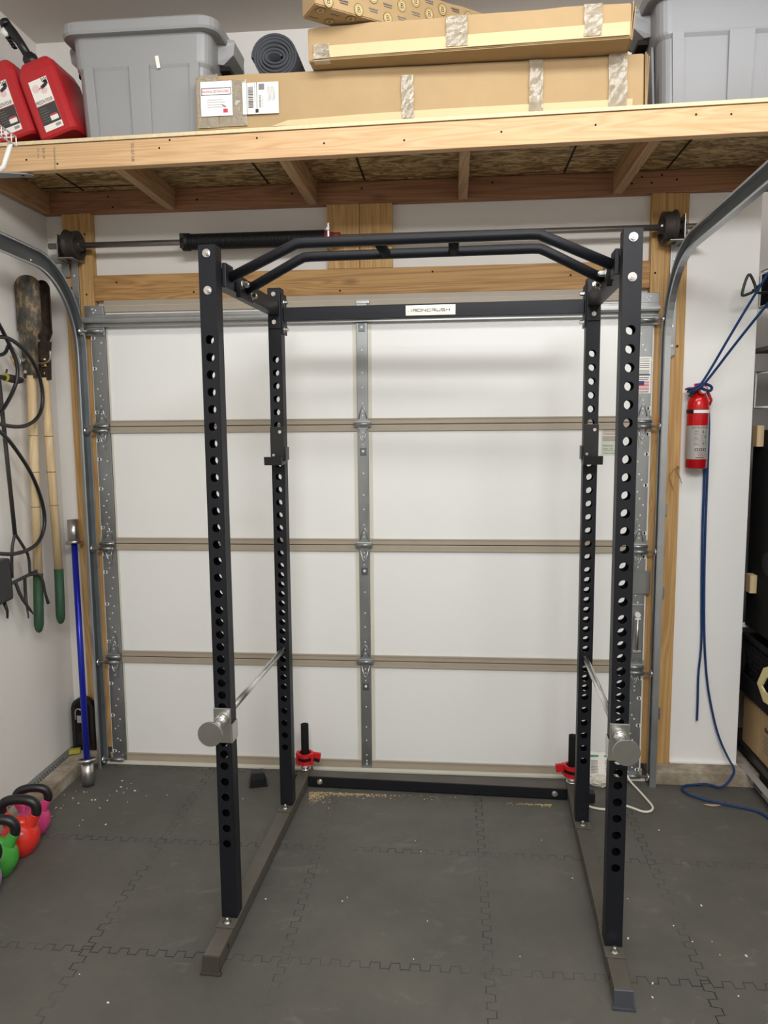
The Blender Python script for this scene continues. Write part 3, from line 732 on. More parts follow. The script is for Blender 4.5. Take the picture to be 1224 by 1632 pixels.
#PART2
# ------------------------------------------------------------------ things on the loft
ZL = 2.6232
def rrect(cx_, cy_, z_, hx, hy, r, n=5):
    out = []
    for sx, sy, a0 in ((1, 1, 0), (-1, 1, pi/2), (-1, -1, pi), (1, -1, 3*pi/2)):
        for k in range(n+1):
            a = a0+(pi/2)*k/n; out.append((cx_+sx*(hx-r)+r*cos(a), cy_+sy*(hy-r)+r*sin(a), z_))
    return out
def tote(label, c, hx, hy, h, mat, rotz=0.0, group=None):
    """ribbed storage tote with overhanging lid; c = base centre"""
    t = thing('storage_tote', label, 'storage tote', (c[0], c[1], c[2]), (0, 0, rotz), group)
    tp = 1.0
    m = MB(mat)
    m.loft([rrect(0, 0, z_, hx*k, hy*k*1.0, .045) for z_, k in ((0, .885), (.006, .90), (h*.60, .935), (h*.63, .962), (h*.645, .968), (h*.88, .985), (h*.885, 1.0), (h*.915, 1.0))], smooth=False)
    # vertical corner pads and ribs of the lower half
    for fx, wd in ((-.78, .14), (-.02, .30), (.80, .14)):
        m.prism([(hx*(fx-wd/2)*.90, -hy*.90-.0, .004), (hx*(fx+wd/2)*.90, -hy*.90, .004), (hx*(fx+wd/2)*.955, -hy*.955, h*.63), (hx*(fx-wd/2)*.955, -hy*.955, h*.63)], (0, -1, 0), .007)
    for s_ in (-1, 1):
        m.prism([(s_*hx*.90, -hy*.5, .004), (s_*hx*.90, hy*.5, .004), (s_*hx*.95, hy*.5, h*.62), (s_*hx*.95, -hy*.5, h*.62)], (s_, 0, 0), .008)
    obj('tub', m, t, local=True)
    m = MB(mat).loft([rrect(0, 0, z_, hx+e, hy+e, .06) for z_, e in ((h*.885, .012), (h*.88, .026), (h*.90, .030), (h*.975, .028), (h*.995, .020), (h, .008), (h*1.0, -.02), (h*.985, -.03))], smooth=False)
    obj('lid', m, t, local=True)
    for s_ in (-1, 1):
        m = MB(mat)
        m.loft([[(s_*(hx+e0), -hy*.42, z_), (s_*(hx+e1), -hy*.36, z_), (s_*(hx+e1), hy*.36, z_), (s_*(hx+e0), hy*.42, z_)] for z_, e0, e1 in ((h*.72, -.02, .012), (h*.80, -.02, .050), (h*.905, .0, .056), (h*.93, .0, .052))], smooth=False)
        m.use('black_gap').b2(s_*(hx-.005), s_*(hx+.030), -hy*.30, hy*.30, h*.68, h*.7195)
        obj('tub_handle', m, t, local=True)
    return t
tl = tote('grey plastic storage tote with lid, between the red fuel cans and the long cardboard box', (-.735, -.335, ZL), .262, .185, .405, 'tote', .0)
obj('price_tag', MB('paper').box((-.01+.075, -.1815, .262), (.013, .002, .042), ry(-.16)), tl, local=True, label='small white tag with a barcode')
tote('large grey plastic storage tote at the right end of the loft', (1.365, -.315, ZL), .290, .185, .440, 'tote_mid', .0)
tote('dark grey lidded tote behind the right ends of the cardboard boxes', (1.19, -.02, ZL), .175, .065, .37, 'tote_dark')

def carton(name_label, c, dims, rotz, seed):
    t = thing('cardboard_box', name_label, 'cardboard box', c, (0, 0, rotz))
    L_, W_, H_ = dims
    rnd = random.Random(seed)
    # slightly crumpled box: subdivided walls with small displacement
    m = MB('card'); bm = m.bm
    bmesh.ops.create_cube(bm, size=1, matrix=Matrix.Translation((0, 0, H_/2)) @ Matrix.Diagonal((L_, W_, H_, 1)))
    bmesh.ops.subdivide_edges(bm, edges=[e for e in bm.edges if abs((e.verts[0].co-e.verts[1].co).x) > .1], cuts=14, use_grid_fill=True)
    for v in bm.verts:
        if abs(v.co.x) < L_/2-.001:
            if v.co.z > H_/2: v.co.z += rnd.uniform(-.0025, .0015)
            v.co.y += rnd.uniform(-.0018, .0018)
        else: v.co += Vector((rnd.uniform(-.005, .003), rnd.uniform(-.003, .003), rnd.uniform(-.004, .003) if v.co.z > H_/2 else 0))
    bmesh.ops.bevel(bm, geom=[e for e in bm.edges if e.calc_face_angle(0) > 1], offset=.003, segments=2, affect='EDGES')
    obj('carton', m, t, local=True)
    return t
def tape(t, x_, w_, y_, z0, z1, under=None):
    """strip of clear parcel tape on the front"""
    m = MB('tape'); n_ = 9; rnd = random.Random(int(x_*1000)); vs = []
    rows = []
    for j in range(n_+1):
        z_ = z0+(z1-z0)*j/n_
        rows.append([(x_+w_*(i/5-.5)+rnd.uniform(-.002, .002)*(i in (0, 5)), y_-rnd.uniform(.0008, .0028), z_) for i in range(6)])
    b = [[m.bm.verts.new(p) for p in r] for r in rows]
    for r0, r1 in zip(b, b[1:]):
        for i in range(5): m.bm.faces.new((r0[i], r0[i+1], r1[i+1], r1[i]))
    r = bmesh.ops.solidify(m.bm, geom=m.bm.faces[:], thickness=-.0006)
    if under: m.b2(x_-w_/2, x_+w_/2, y_, y_+under, -.0012, -.0004)
    return obj('clear_tape', m, t, local=True)
# bottom long box
b1 = carton('long shipping box with a paper shipping label, lowest of the three cardboard boxes', (.252, -.405, ZL), (1.54, .33, .183), -.002, 5)
YF = -.168
obj('bottom_flap', MB('card_light').prism([(-.50, YF, .004), (.735, YF, .004), (.735, YF, .040), (.1, YF, .036), (-.2, YF, .030), (-.44, YF, .022)], (0, -1, 0), .002), b1, local=True)
tape(b1, -.725, .075, YF-.0005, .008, .184); tape(b1, -.635, .10, YF-.0005, .01, .165); tape(b1, -.02, .042, YF-.003, .01, .150); tape(b1, .415, .045, YF-.003, .004, .178); tape(b1, .685, .060, YF-.003, .006, .184)
pl_ = MB('paper').b2(-.748, -.635, YF-.0065, YF-.0045, .045, .160)
pl_.use('ink_blue')
for a in ((-.745, -.638, .1365, .1385), (-.745, -.638, .1145, .1165), (-.745, -.743, .1145, .1385), (-.640, -.638, .1145, .1385)): pl_.b2(a[0], a[1], YF-.0075, YF-.0065, a[2], a[3])
pl_.use('ink_red').text('PACKING LIST ENCLOSED', (-.7415, YF-.0075, .1225), (1, 0, 0), (0, 0, 1), .0115, sx=.72)
for k in range(4): pl_.use('ink_grey').b2(-.725, -.67+.01*(k % 2), YF-.0070, YF-.0065, .098-k*.008, .0992-k*.008)
pl_.use('ink_dark').box((-.665, YF-.007, .078), (.016, .001, .003), ry(.5)); pl_.use('ink_red').b2(-.668, -.652, YF-.0072, YF-.0065, .055, .068)
obj('packing_list_pouch', pl_, b1, local=True, label='white pouch with red PACKING LIST ENCLOSED lettering')
sl = MB('paper').b2(-.598, -.470, YF-.0055, YF-.0040, .046, .150)
YS = YF-.0061
sl.use('ink')
sl.b2(-.583, -.5815, YS, YF-.005, .046, .150).b2(-.548, -.5462, YS, YF-.005, .060, .150).b2(-.553, -.542, YS, YF-.005, .050, .062)
z_ = .136; rnd = random.Random(9)
while z_ > .068:
    h_ = rnd.choice((.0015, .0022, .0035)); sl.use('ink_dark').b2(-.578, -.560, YS, YF-.005, z_-h_, z_); z_ -= h_+rnd.choice((.0014, .002))
for k in range(9): sl.use('ink_dark').b2(-.5395, -.532, YS, YF-.005, .106-k*.0045-.0022, .106-k*.0045)
for k, ch in enumerate('1845'): sl.use('ink_dark').text(ch, (-.529, YS, .10-k*.011), (1, 0, 0), (0, 0, 1), .0085)
sl.use('ink_grey').b2(-.540, -.520, YS, YF-.005, .125, .145)
for k in range(6): sl.use('ink_grey').b2(-.508+k*.0045, -.5065+k*.0045, YS, YF-.005, .085+.004*(k % 3), .135)
for k in range(10): sl.use('ink_grey').b2(-.556, -.5535, YS, YF-.005, .146-k*.0065, .1485-k*.0065)
obj('shipping_label', sl, b1, local=True, label='white shipping label with a barcode')
b1b = MB('card')
for k in range(3): b1b.box((.776+k*.006, -.02, .095+.002*k), (.0025, .30-.02*k, .18-.008*k), ry(.02*k-.02))
obj('end_flap', b1b, b1, local=True)
# second box
b2_ = carton('shorter cardboard box with a pale front flap, middle of the stacked boxes', (.437, -.490, ZL+.185), (1.055, .335, .108), -.045, 8)
YF = -.1705
obj('front_flap', MB('card_light').prism([(-.455, YF, .006), (.52, YF, .006), (.52, YF, .046), (0, YF, .044), (-.46, YF, .043)], (0, -1, 0), .0022), b2_, local=True)
tape(b2_, -.485, .055, YF-.0005, .004, .050, .03); tape(b2_, -.03, .070, YF-.0035, .010, .104); tape(b2_, .405, .055, YF-.0035, .010, .106)
obj('end_flap', MB('card').box((.530, 0, .06), (.003, .30, .115), ry(.05)).box((.537, -.02, .055), (.003, .24, .10), ry(.10)), b2_, local=True)
# printed box on top, turned
bz = ZL+.185+.113
P0 = Vector((-.050, -.765, 0)); dr = Vector((.198, .137, 0)).normalized(); ang = atan2(dr.y, dr.x); nrm = Vector((-dr.y, dr.x, 0))
L3, W3, H3 = .95, .105, .13
L3 = .96
c3 = P0+dr*L3/2+nrm*W3/2
b3 = carton('cardboard box printed with round B logos, topmost and turned askew', (c3.x, c3.y, bz), (L3, W3, H3), ang, 11)
rnd = random.Random(4)
pr = MB('ink_dark', 'olive')
M['gold_ring'] = plain('logo_gold', srgb(196, 168, 96), .7)
def logo(m, org, u, v, s_):
    u = Vector(u); v = Vector(v); nn = u.cross(v); org = Vector(org)
    for rad, mat_, th_ in ((.0135*s_, 'ink_dark', .0006), (.0122*s_, 'gold_ring', .0009), (.0094*s_, 'ink_dark', .0012), (.0088*s_, 'card_light', .0015)):
        m.use(mat_); q = [m.bm.verts.new(org+nn*th_+u*cos(k*pi/10)*rad+v*sin(k*pi/10)*rad*1.15) for k in range(20)]
        f = m.bm.faces.new(q); f.material_index = m.i
    m.use('ink').text('B', org-u*.0055*s_-v*.0065*s_, u, v, .0195*s_, th=.0018)
m = MB('ink_dark')
for i in range(16):
    for j in range(3):
        x_ = -L3/2+.045+i*.055; z_ = .018+j*.040+(.012 if i % 2 else 0)
        if z_ > H3-.014: continue
        if (i+j) % 2 == 0: logo(m, (x_, -W3/2-.001, z_), (1, 0, 0), (0, 0, 1), 1.3)
        else:
            m.use('ink_grey')
            for q in range(5): m.b2(x_-.017+q*.007, x_-.012+q*.007, -W3/2-.0032, -W3/2-.001, z_+.001, z_+.005).b2(x_-.013+q*.006, x_-.009+q*.006, -W3/2-.0032, -W3/2-.001, z_-.006, z_-.003)
for i in range(5):
    for j in range(2):
        x_ = -L3/2+.03+i*.055; y_ = -W3/2+.028+j*.048
        if (i+j) % 2 == 0: logo(m, (x_, y_, -.0006), (1, 0, 0), (0, -1, 0), 1.2)
        else:
            for q in range(5): m.use('ink_grey').b2(x_-.017+q*.007, x_-.012+q*.007, y_, y_+.005, -.0012, -.0002)
m2 = obj('printed_logo', m, b3, local=True, label='dark and gold round B logos')
# rolled exercise mat
rm = thing('rolled_mat', 'dark grey rolled exercise mat lying on the long box, end towards the room', 'exercise mat', (-.248, -.30, ZL+.184))
m = MB('foam'); cxm, czm = -.242, ZL+.190+.076
pts = []; th = .0072; turns = 5.3; n_ = int(turns*28)+6
inner, outer = [], []
for k in range(n_+1):
    a = 2*pi*k/28; r0 = .018+.0104*a/(2*pi)
    sq = 1-.38*max(0, 1-a/(2*pi*3)); 
    for lst, rr_ in ((inner, r0), (outer, r0+th)): lst.append((cxm+rr_*cos(a)*(1.15-.12*a/(2*pi*turns)), czm-.006+rr_*sin(a)*sq*.98))
for k in range(n_):
    y0, y1 = -.52, -.16
    q = [inner[k], inner[k+1], outer[k+1], outer[k]]
    f_ = [m.bm.verts.new((a, y0, b)) for a, b in q]; g_ = [m.bm.verts.new((a, y1, b)) for a, b in q]
    m.bm.faces.new(f_)
    m.bm.faces.new(g_[::-1])
    fa = m.bm.faces.new((f_[2], f_[3], g_[3], g_[2])); fb_ = m.bm.faces.new((f_[0], f_[1], g_[1], g_[0])); fa.smooth = fb_.smooth = True
bmesh.ops.remove_doubles(m.bm, verts=m.bm.verts[:], dist=.0002)
mn = min(v.co.z for v in m.bm.verts)
for v in m.bm.verts: v.co.z += ZL+.1845-mn
obj('mat_roll', m, rm)
# soft black bag tucked behind the tote
m = MB('black_matte').sphere((-.415, -.02, ZL+.13), .1, (.62, .55, 1.3), 16)
solo('duffel_bag', m, 'black fabric bag peeking out behind the left grey tote', 'bag', (-.415, -.02, ZL))

# red fuel cans
def fuel_can(label, base, tilt, s_=1.0):
    t = thing('fuel_can', label, 'fuel can', base, (0, tilt, 0), 'red fuel cans on the loft')
    W_, Dp, Hh = .150*s_, .22*s_, .248*s_
    m = MB('red_can')
    def sec(z_, x0, x1, y0, y1, r=.022):
        return rrect((x0+x1)/2, (y0+y1)/2, z_, (x1-x0)/2, (y1-y0)/2, r, 3)
    m.loft([sec(0, .006, W_-.006, .006, Dp-.006), sec(.008, 0, W_, 0, Dp), sec(Hh-.015, 0, W_, 0, Dp), sec(Hh+.012, .010, W_-.004, .004, Dp-.02), sec(Hh+.030, .022, W_-.018, .012, Dp*.6, .018), sec(Hh+.038, .040, W_-.040, .025, Dp*.45, .015)], smooth=False)
    bmesh.ops.bevel(m.bm, geom=[e for e in m.bm.edges if e.calc_face_angle(0) > .6], offset=.003, segments=2, affect='EDGES')
    obj('jug', m, t, local=True)
    m = MB('red_can').tube([(W_*.5, Dp*.40, Hh+.02), (W_*.5, Dp*.52, Hh+.055), (W_*.5, Dp*.80, Hh+.050), (W_*.5, Dp*.93, Hh-.01)], .013, 10, smooth_iter=2)
    obj('carry_handle', m, t, local=True)
    sx_ = W_*.42
    m = MB('black').cyl((sx_, .045, Hh+.030), (sx_-.006, .045, Hh+.062), .027, n=20).cyl((sx_-.005, .045, Hh+.060), (sx_-.008, .045, Hh+.072), .021, n=20)
    m.tube([(sx_-.008, .045, Hh+.068), (sx_-.020, .045, Hh+.125), (sx_-.034, .045, Hh+.165), (sx_-.046, .045, Hh+.205)], [.015, .0155, .0185, .0165], 14)
    m.tube([(sx_-.046, .045, Hh+.195), (sx_-.050, .045, Hh+.215)], [.020, .019], 14)
    for k in range(4): m.box((sx_-.044+k*.003-.012, .045, Hh+.155-k*.012), (.014, .02, .007), ry(.25), .002)
    obj('spout', m, t, local=True)
    obj('spout_cap', MB('white_plastic').cyl((sx_-.070, .045, Hh+.172), (sx_-.050, .045, Hh+.178), .019, n=18), t, local=True)
    # printed label on the front face (y = 0)
    lx0, lx1, z0, z1 = .036*s_, .036*s_+.072, .022, .205*s_
    def P(x_, z_): return (x_, -.0022, z_)
    m = MB('paper').box(((lx0+lx1)/2, -.0008, (z0+z1)/2), (lx1-lx0, .0016, z1-z0), None, .0004)
    zt_ = z0+.095
    m.use('ink_dark').b2(lx0, lx1, -.0022, -.0016, z0+.022, zt_-.005)
    m.use('ink_red').b2(lx0, lx1, -.0024, -.0016, zt_-.005, zt_-.003)
    m.use('ink').text("PRESS'N POUR", (lx0+.0015, -.0022, zt_+.001), (1, 0, 0), (0, 0, 1), .0195, sx=.53)
    M.setdefault('blush', plain('label_blush', srgb(226, 200, 196), .6))
    m.use('blush').cyl(P(lx0+.020, z1-.030), (lx0+.020, -.0015, z1-.030), .014, n=18).cyl(P(lx0+.048, z1-.045), (lx0+.048, -.0015, z1-.045), .012, n=18)
    m.use('ink').box((lx1-.020, -.0022, z1-.030), (.024, .001, .012), ry(-.35)).b2(lx1-.022, lx1-.003, -.0024, -.0016, z1-.017, z1-.014).b2(lx1-.016, lx1-.002, -.0024, -.0016, z1-.028, z1-.012)
    for k in range(4): m.b2(lx1-.022+k*.006, lx1-.0195+k*.006, -.0024, -.0016, z1-.012, z1-.002-(k % 2)*.003)
    m.use('ink_red').box((lx1-.034, -.0024, z1-.034), (.014, .001, .003), ry(-.35))
    for k in range(6): m.use('ink_grey').b2(lx0+.006, lx0+.030+.005*(k % 3), -.0028, -.0022, zt_-.016-k*.009, zt_-.0145-k*.009)
    m.use('paper').b2(lx0+.036, lx0+.066, -.0028, -.0022, z0+.030, z0+.046); m.use('ink_red').b2(lx0+.037, lx0+.065, -.0032, -.0022, z0+.047, z0+.052)
    for k in range(8): m.use('ink_grey').b2(lx1-.026+k*.0026, lx1-.0246+k*.0026, -.0024, -.0016, z0+.007, z0+.017)
    obj('product_label', m, t, local=True)
    return t
fuel_can("red fuel can with black spout, next to the left grey tote", (-1.122, -.530, ZL+.001), radians(-18.5))
fuel_can("red fuel can at the far left end of the loft", (-1.288, -.520, ZL+.001), radians(-17))

# ------------------------------------------------------------------ left wall: hanging tools
dg = thing('post_hole_digger', 'clamshell post hole digger hung blades up, wooden handles with green grips', 'digging tool', (-1.37, -.2, .70))
def blade(m, x_, y_, zt, zb, hw, dep, front):
    rings = []
    for f in (0, .004, .012, .026, .045, .07, .10, .13, .16, .25, .4, .55, .7, .86, .9, .94, .97, 1.0):
        z_ = zt-(zt-zb)*f
        wd = hw*sqrt(max(0.0, 1-(1-min(1, f/.16))**2)) if f < .16 else hw
        if f > .86: wd = hw*(1-(f-.86)/.14*.5)
        wd = max(wd, .004)
        out = [(x_+wd*sin(a), y_-front*dep*(cos(a)-.25)*wd/hw, z_) for a in [radians(q) for q in range(-90, 91, 15)]]
        inn = [(x_+(wd-.002)*sin(a), y_-front*(dep*(cos(a)-.25)*wd/hw-.002), z_) for a in [radians(q) for q in range(90, -91, -15)]]
        rings.append(out+inn)
    m.loft(rings)
    return m
obj('digger_blade', blade(MB('rust'), -1.374, -.238, 2.212, 1.955, .053, .035, 1), dg, label='curved rusty blade with bare tan patches')
obj('digger_blade', blade(MB('rust_dark'), -1.352, -.155, 2.205, 1.945, .037, .028, -1), dg, label='dark rusty rear blade')
m = MB('rust').loft([[(-1.374+a*w_, -.242+b*.012, z_) for a, b in ((-1, -1), (1, -1), (1, 1), (-1, 1))] for z_, w_ in ((1.975, .036), (1.925, .030), (1.79, .026))], smooth=False)
m.use('zinc').cyl((-1.395, -.260, 1.865), (-1.395, -.24, 1.865), .008, n=10).cyl((-1.39, -.260, 1.815), (-1.39, -.24, 1.815), .007, n=10)
obj('socket', m, dg)
m = MB('rust_dark').loft([[(-1.350+a*w_, -.178+b*.012, z_) for a, b in ((-1, -1), (1, -1), (1, 1), (-1, 1))] for z_, w_ in ((1.945, .034), (1.90, .028), (1.785, .023))], smooth=False)
m.use('brass').cyl((-1.352, -.194, 1.87), (-1.330, -.194, 1.87), .007, n=10).cyl((-1.352, -.194, 1.845), (-1.330, -.194, 1.845), .007, n=10).cyl((-1.346, -.194, 1.812), (-1.338, -.194, 1.812), .006, n=10)
obj('socket', m, dg)
def hpole(m, p0, p1, r): return m.cyl(p0, p1, r, n=16)
Lp, Rp = [(-1.374, -.242, 1.80), (-1.374, -.285, .965), (-1.375, -.305, .712)], [(-1.352, -.180, 1.795), (-1.352, -.155, .96), (-1.354, -.160, .712)]
for pts_, r_ in ((Lp, .0185), (Rp, .0180)):
    hd = obj('handle', MB('handle').cyl(pts_[0], pts_[1], r_, n=18), dg)
    a, b = Vector(pts_[1]), Vector(pts_[2]); d_ = (b-a)
    m = MB('green_grip').tube([a, a+d_*.86, a+d_*.93, a+d_*.98, a+d_], [r_+.0018, r_+.0018, r_*.9, r_*.6, r_*.2], 18)
    obj('grip', m, hd, label='green rubber grip')
    a, b = Vector(pts_[0]), Vector(pts_[1]); m = MB('rust_dark')
    for f in (.30, .485, .66): c_ = a.lerp(b, f); m.cyl(c_, c_+Vector((0, 0, .0022)), r_+.0006, n=18)
    obj('pencil_ring', m, hd)
hk = MB('galv_strut').tube([(-1.43, -.215, 1.855), (-1.36, -.215, 1.852), (-1.315, -.215, 1.855), (-1.300, -.215, 1.872), (-1.300, -.215, 1.905)], .0045, 8, smooth_iter=1)
hk.tube([(-1.43, -.275, 1.915), (-1.40, -.278, 1.875), (-1.395, -.278, 1.840), (-1.412, -.278, 1.84), (-1.417, -.278, 1.895)], .004, 8, smooth_iter=1)
solo('wall_hook', hk, 'grey wire hooks holding the post hole digger on the wall', 'hook', (-1.43, -.165, 1.86))

# twist cultivator
cu_ = thing('garden_cultivator', 'dark steel claw cultivator with T grip hanging on the left wall', 'garden tool', (-1.375, -.4, .9))
XC = -1.375
def W(px_pts):  # (y, z) pairs on the plane in front of the wall
    return [(XC, y_, z_) for y_, z_ in px_pts]
obj('shaft', MB('tool_grey').tube([(XC, -.475, 1.77), (XC, -.435, 1.155)], .0085, 12), cu_)
m = MB('tool_grey').cyl((XC-.02, -.62, 1.79), (XC+.008, -.37, 1.777), .010, n=14)
m.tube([(XC-.0, -.43, 1.785), (XC+.006, -.425, 1.815)], .004, 8).tube([(XC-.0, -.50, 1.785), (XC+.004, -.498, 1.815)], .004, 8)
obj('cross_bar', m, cu_)
m = MB('rust_dark').tube([(XC+.004, -.43, 1.782), (XC+.010, -.365, 1.776), (XC+.012, -.335, 1.775)], [.0155, .0165, .010], 14)
obj('hand_grip', m, cu_, label='brown rubber hand grip')
obj('grip_band', MB('olive').cyl((XC+.003, -.436, 1.782), (XC+.004, -.430, 1.782), .0165, n=14), cu_)
m = MB('tool_grey')
m.tube([(XC, -.435, 1.16), (XC, -.465, 1.10), (XC, -.475, .985)], .0062, 8, smooth_iter=1)
m.tube([(XC, -.435, 1.16), (XC, -.375, 1.09), (XC, -.345, 1.05), (XC, -.345, .975)], .0062, 8, smooth_iter=1)
m.box((XC+.004, -.395, .972), (.010, .20, .012), rx(.07), .001)
m.tube([(XC, -.455, .965), (XC+.01, -.44, .90), (XC+.02, -.40, .84), (XC+.02, -.375, .812)], [.007, .007, .006, .003], 8, smooth_iter=1)
m.tube([(XC, -.385, .965), (XC-.01, -.372, .90), (XC, -.385, .86), (XC+.015, -.402, .80)], [.007, .007, .006, .003], 8, smooth_iter=1)
m.tube([(XC, -.36, .972), (XC+.02, -.315, .972), (XC+.03, -.30, .94), (XC+.03, -.290, .88), (XC+.03, -.270, .832)], [.006, .006, .006, .006, .007], 8, smooth_iter=1)
obj('tine', m, cu_)
# black hose loops
XH = -1.345
def lw(px, py, X_):  # wall-plane coordinates of the coil, worked out on site
    return (X_, px, py)
hp = thing('rubber_hose', 'black rubber hose looped on the left wall beside the post hole digger', 'hose', (-1.36, -.4, 1.5))
m = MB('hose')
m.tube([(XH, -.62, 1.90), (XH, -.52, 1.93), (XH, -.46, 1.935), (XH, -.40, 1.925), (XH+.01, -.325, 1.885), (XH+.01, -.258, 1.82), (XH+.01, -.23, 1.745), (XH+.01, -.235, 1.675), (XH+.01, -.285, 1.618), (XH+.005, -.37, 1.588), (XH, -.47, 1.588), (XH, -.60, 1.61)], .0078, 12, smooth_iter=3)
m.tube([(XH, -.56, 2.04), (XH, -.48, 1.96), (XH, -.43, 1.90), (XH+.012, -.412, 1.84), (XH+.012, -.412, 1.79), (XH+.006, -.43, 1.74), (XH, -.50, 1.66), (XH, -.60, 1.60)], .0078, 12, smooth_iter=3)
m.tube([(XH, -.60, 1.80), (XH-.01, -.52, 1.86), (XH-.01, -.455, 1.87), (XH-.01, -.43, 1.905)], .0075, 10, smooth_iter=2)
m.tube([(XH, -.60, 1.60), (XH, -.50, 1.55), (XH, -.43, 1.49), (XH, -.34, 1.40), (XH, -.28, 1.30), (XH, -.255, 1.22), (XH, -.262, 1.16), (XH, -.31, 1.105), (XH, -.39, 1.085), (XH, -.50, 1.085), (XH, -.62, 1.11)], .0078, 12, smooth_iter=3)
obj('hose_coil', m, hp)
obj('hose_end', MB('brass').tube([(XH-.02, -.395, 1.87), (XH-.012, -.38, 1.835), (XH-.008, -.372, 1.815)], [.0075, .010, .008], 12), hp, label='brass hose fitting')
# black pouch
m = MB('black').box((-1.385, -.553, .985), (.05, .115, .17), rx(.05), .012)
m.tube([(-1.385, -.525, .90), (-1.38, -.515, .86), (-1.378, -.520, .83)], [.008, .006, .004], 8)
solo('tool_pouch', m, 'black tool pouch at the left edge below the cultivator shaft', 'pouch', (-1.41, -.51, .9))
# barbell
bb = thing('short_barbell', 'short blue barbell with steel sleeves leaning in the left corner', 'barbell', (-1.221, -.247, 0))
p0, p1 = Vector((-1.223, -.247, .004)), Vector((-1.352, -.005, 1.160)); dv_ = (p1-p0).normalized()
obj('bar_shaft', MB('blue_bar').cyl(p0+dv_*.09, p1-dv_*.09, .0135, n=20), bb)
for a, s_ in ((p0, 1), (p1, -1)):
    c_ = a+dv_*s_*.103
    m = MB('steel').cyl(a, c_, .0255, n=28).cyl(c_-dv_*s_*.004, c_+dv_*s_*.010, .037, n=28)
    obj('sleeve', m, bb, label='brushed steel sleeve')
# black caddy in the corner
ca = thing('jumper_pack', 'tall black plastic case with rounded top standing in the left corner', 'plastic case', (-1.355, -.005, .061))
def arch(x0, x1, zb, zt, y_, n_=12):
    r_ = (x1-x0)/2; xc = (x0+x1)/2
    return [(x0, y_, zb), (x1, y_, zb)]+[(xc+r_*cos(a), y_, zt-r_+r_*sin(a)) for a in [pi*k/n_ for k in range(n_+1)]]
obj('case_shell', MB('black').prism(arch(-1.405, -1.298, .0625, .317, -.022), (0, 1, 0), .034), ca)
m = MB('black_matte').prism(arch(-1.388, -1.315, .08, .30, -.0255), (0, 1, 0), .003)
m.use('black_gap').b2(-1.378, -1.326, -.027, -.025, .09, .15)
obj('inset', m, ca)
m = MB('steel').tube([(-1.378, -.034, .215), (-1.378, -.034, .262), (-1.362, -.034, .270), (-1.350, -.034, .262)], .0035, 8, smooth_iter=1).b2(-1.372, -1.352, -.033, -.026, .20, .235)
obj('clip', m, ca, label='silver clip')
solo('small_packet', MB('olive').box((-1.375, -.065, .075), (.05, .03, .018), rz(.4), .002), 'small yellow-green packet at the foot of the black case', 'packet', (-1.375, -.065, .066))

# kettlebells
def kettlebell(label, mat_, c, s_, rot_):
    t = thing('kettlebell', label, 'kettlebell', (c[0], c[1], 0), (0, 0, rot_), 'coloured kettlebells along the left wall')
    R0 = .069*s_
    m = MB(mat_)
    prof = [(R0*.55, 0), (R0*.66, .004)]
    for k in range(1, 15):
        a = -pi/2+.72+(pi-.72-.25)*k/14; prof.append((R0*cos(a), R0*.93+R0*sin(a)))
    prof.append((.001, R0*1.92))
    m.lathe(prof, n=32)
    zt = .207*s_
    for q in (-1, 1):
        m.tube([(q*R0*.34, 0, R0*1.30), (q*R0*.55, 0, R0*1.72), (q*R0*.80, 0, R0*2.05), (q*R0*.90, 0, R0*2.22)], [.036*s_, .024*s_, .019*s_, .0185*s_], 16, smooth_iter=1)
    m.tube([(-R0*.5, 0, R0*1.62), (0, 0, R0*1.70), (R0*.5, 0, R0*1.62)], [.024*s_, .026*s_, .024*s_], 12)
    obj('bell', m, t, local=True)
    m = MB('black').tube([(-R0*.895, 0, R0*2.20), (-R0*.96, 0, R0*2.42), (-R0*.90, 0, R0*2.78), (-R0*.55, 0, R0*3.0), (0, 0, R0*3.06), (R0*.55, 0, R0*3.0), (R0*.90, 0, R0*2.78), (R0*.96, 0, R0*2.42), (R0*.895, 0, R0*2.20)], .0182*s_, 18, smooth_iter=2)
    obj('handle', m, t, local=True, label='black rubber handle')
kettlebell('pink kettlebell with black handle, farthest in the row by the left wall', 'kb_pink', (-1.245, -.650), .90, .25)
kettlebell('orange-red kettlebell with black handle, between the pink and green ones', 'kb_red', (-1.222, -.780), 1.0, .12)
kettlebell('green kettlebell with black handle, in front of the red one', 'kb_green', (-1.224, -.918), .98, .20)
kettlebell('lilac kettlebell at the left edge of the photo, in front of the green one', 'kb_purple', (-1.205, -1.056), .98, .10)

# wire shelf and steel hanger at the upper left
ws = thing('wire_shelf', 'white wire shelf end with diagonal strut high on the left wall', 'shelf', (-1.05, -.95, 2.48))
m = MB('white_plastic')
a, b = Vector((-1.03, -1.6, 2.520)), Vector((-1.005, -.895, 2.480))
for dz_ in (.0, .030): m.tube([a+Vector((0, 0, dz_)), b+Vector((0, 0, dz_))], .0028, 8)
for k in range(28):
    c_ = a.lerp(b, 1-k*.036); m.cyl(c_, c_+Vector((0, 0, .030)), .0020, n=6); c2 = c_+Vector((0, 0, .03)); m.cyl(c2, (WL, c2.y, c2.z), .0018, n=6)
obj('wire_deck', m, ws)
obj('strut', MB('white_plastic').tube([(-1.01, -.92, 2.482), (-1.035, -.925, 2.41), (-1.08, -.94, 2.375), (WL+.003, -.98, 2.355)], .0075, 10), ws)
m = MB('galv_strut').prism([(-1.425, -.60, 2.513), (-1.18, -.535, 2.513), (-1.16, -.515, 2.513), (-1.18, -.50, 2.513), (-1.30, -.50, 2.513), (-1.425, -.56, 2.513)], (0, 0, 1), .005)
m.use('black_gap').cyl((-1.20, -.52, 2.5118), (-1.20, -.52, 2.5135), .005, n=10)
